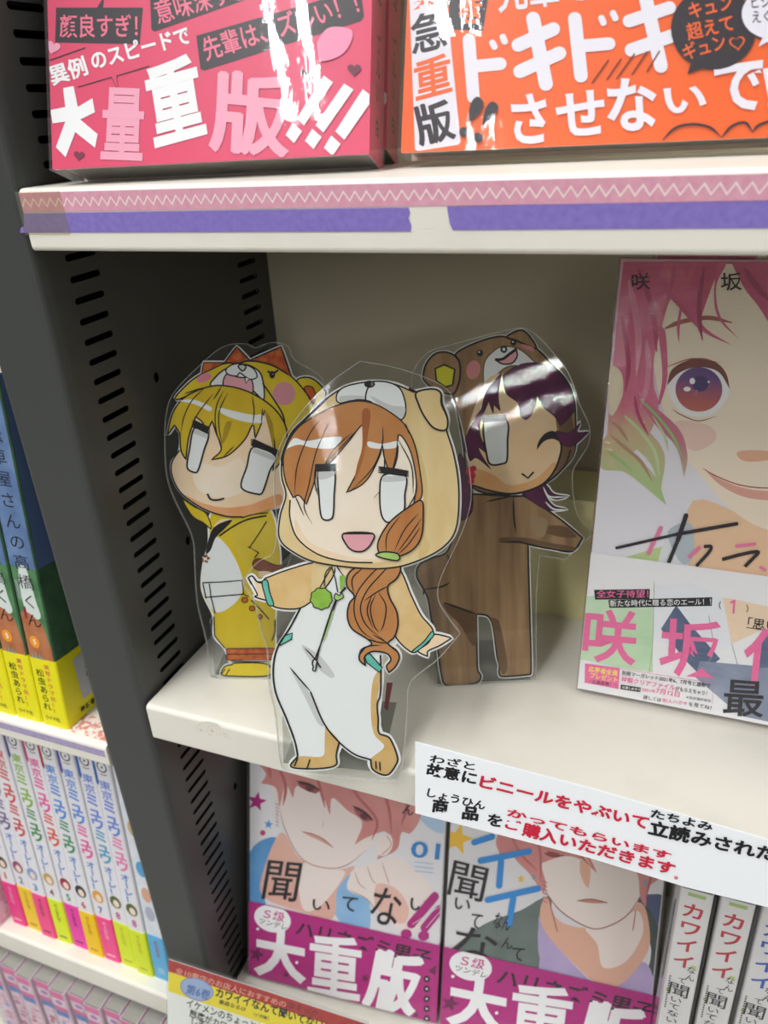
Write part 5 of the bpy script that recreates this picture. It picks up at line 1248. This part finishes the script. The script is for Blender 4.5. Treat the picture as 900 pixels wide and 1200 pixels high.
vols = [('#e05a3a', '#e07a3a', '1', '#d07a1c', '#8a2a50', '#4a3a30', '#e93a86', '#f3c7dc', 'first'), ('#383a48', '#6a4a8a', '2', '#6a4a8a', '#1f8f96', '#9a4a72', '#f0c62a', '#8a6a1a', 'second'),
        ('#d03a3a', '#d03a3a', '3', '#4a8ad0', '#1f8f96', '#8aa0d0', '#f04a86', '#401a28', 'third'), ('#8ab83a', '#2f8a4a', '4', '#8a2a3a', '#4a3a8a', '#c0a060', '#d8e81e', '#2a2a14', 'fourth'),
        ('#e85aa0', '#e0503a', '5', '#3a9a5a', '#c03a70', '#9a3040', '#e83aa4', '#3a1030', 'fifth'), ('#4a8ad8', '#2f8a5a', '6', '#d03a3a', '#b42030', '#3a3a44', '#f2c40e', '#a86a10', 'sixth'),
        ('#5a8ad8', '#e85aa0', '7', '#3a4ab0', '#4a3aa0', '#e0a040', '#f04a8c', '#fbd5e4', 'seventh'), ('#6a86d8', '#4aa0c0', '8', '#c83a8a', '#1f62b0', '#5a6a3a', '#d6e424', '#b0a020', 'eighth'), ('#6a86d8', '#e87ab0', '8', '#c83a8a', '#1f62b0', '#5a6a3a', '#d6e424', '#b0a020', 'ninth')]
px0 = -0.1648; stp = 0.01252
words = {'#e93a86': 'hot pink', '#f0c62a': 'amber', '#f04a86': 'pink', '#d8e81e': 'lemon', '#e83aa4': 'magenta', '#f2c40e': 'golden', '#f04a8c': 'rose pink', '#d6e424': 'lime yellow'}
pos = {0: 'at the left end of the row', 1: 'second along the row', 2: 'third along the row', 3: 'fourth along the row', 4: 'fifth along the row', 5: 'sixth along the row', 6: 'seventh along the row', 7: 'left one of the two volume 8 copies', 8: 'right one of the two volume 8 copies'}
WSP = ink('#e4e3e8', .4)
for k, (c1, c2, nm, nc, st, tf, ob, tx, od) in enumerate(vols):
    pl = Plane((px0 + stp * k, 0.0086 + 0.0006 * math.sin(k * 2.1), LZ2 + 0.0003), 0.0, 0.0705)
    spine_book(pl, 0.0117, 0.1745, 0.110, 'white spine numbered %s, %s band, %s' % (nm, words[ob], pos[k]), 'numbered white spines on the left', WSP, mews(c1, c2, nm, nc, st, tf), (0.0368, ob and ink(ob, .4), mews_obi(tx)))
def blue_art(a):
    a.loc(); a.fill([(0, 0), (0.012, 0), (0.012, 0.18), (0, 0.18)], marker('#d4dbe6', '#e6e9ee', 120), smooth=False)
    for z, c in ((0.150, '#1f62b0'), (0.120, '#c8a878'), (0.090, '#5aa0d0'), (0.070, '#d8a890'), (0.055, '#b0b4c4')): a.oval(0.006, z, 0.0034, 0.006, ink(c, .5), 14)
def blue_obi(a):
    a.loc(); a.column('新刊発売', (0.0060, 0.0330), (0.0060, 0.0190), 0.0028, ink('#b0506a', .4), 0.012, .8)
    a.fill([(0.0035, 0.005), (0.0085, 0.005), (0.0085, 0.010), (0.0035, 0.010)], ink('#8fc4e4', .4), smooth=False)
pl = Plane((px0 + stp * 9, 0.0090, LZ2 + 0.0003), 0.0, 0.0705)
spine_book(pl, 0.0117, 0.1745, 0.110, 'pale spine with a sky-blue band at the end of the row by the dark upright', 'numbered white spines on the left', WSP, blue_art, (0.0368, ink('#5fb0de', .4), blue_obi))
def pinkish(a):
    a.loc(); a.fill([(0, 0), (0.012, 0), (0.012, 0.18), (0, 0.18)], marker('#d8a0b8', '#efe0e8', 200, contrast=(.4, .6)), smooth=False)
pl = Plane((px0 - 0.0172, -0.0005, LZ2 + 0.0003), 0.0, 0.0705)
spine_book(pl, 0.0117, 0.150, 0.100, 'pale pink book pulled forward at the left edge, before the hot pink volume', 'numbered white spines on the left', marker('#e6a8bc', '#f0dbe4', 260, contrast=(.42, .58)), pinkish)

# ------------------------------------------------------------------ bottom left: shrink-wrapped pink-topped books
wr = film('shrink_wrap_soft', 0.05, '#d4d6da', '#f7f7f8', 0.12, 0.5, 150, ior=1.3)
def pinktop(i):
    def f(a):
        a.loc(); T = 0.0126; H = 0.1545
        c = [ink('#f2dbe4', .4), ink('#eed2de', .4), ink('#f0e2ea', .4)][i % 3]
        a.fill([(0, 0), (T, 0), (T, H), (0, H)], marker('#f0c4d6', '#f6e6ee', 320, contrast=(.42, .58)), smooth=False)
        a.fill([(0, H), (T, H), (T, H - 0.0065), (0, H - 0.0065)], ink('#ea6fa6', .4), smooth=False)
        a.oval(T / 2, H - 0.0105, 0.0046, 0.0036, ink('#f7e3ee', .4), 16); a.oval(T / 2, H - 0.0105, 0.0030, 0.0022, ink('#b880c0', .4), 14)
        a.fill([(0, H - 0.0150), (T, H - 0.0150), (T, H - 0.0195), (0, H - 0.0195)], ink('#e9699e', .4), smooth=False)
        a.fill([(0.001, H - 0.0195), (T - .001, H - 0.0195), (T - .001, H - 0.0250), (0.001, H - 0.0250)], ink('#4f86cf', .4), smooth=False)
        rnd = random.Random(i)
        for q in range(16): a.oval(rnd.uniform(.003, T - .003), H - 0.032 - q * .0045, rnd.uniform(.0012, .0034), rnd.uniform(.001, .0024), ink(rnd.choice(['#e07aa0', '#8fa8dc', '#e8b0c0', '#c86a8a', '#f4e4ec', '#d04a5a' if i == 2 else '#d9a0c0']), .5), 10)
    return f
xs = 0
places = ['at the left edge', 'second from the left', 'third from the left', 'fourth from the left', 'fifth from the left', 'sixth from the left', 'fifth from the upright', 'fourth from the upright', 'third from the upright', 'second from the upright', 'nearest the upright']
for k in range(11):
    pl = Plane((-0.1862 + 0.0141 * k, -0.0125 + (0.002 if k % 2 else 0.0), LZ3 + 0.0010), 0.0, 0.03)
    spine_book(pl, 0.0126, 0.1545, 0.105, 'pink-topped shrink-wrapped book in the bottom left row, ' + places[k], 'shrink-wrapped books at the bottom left', ink('#efd3df', .4), pinktop(k), None, None, 'manga_volume', wr)
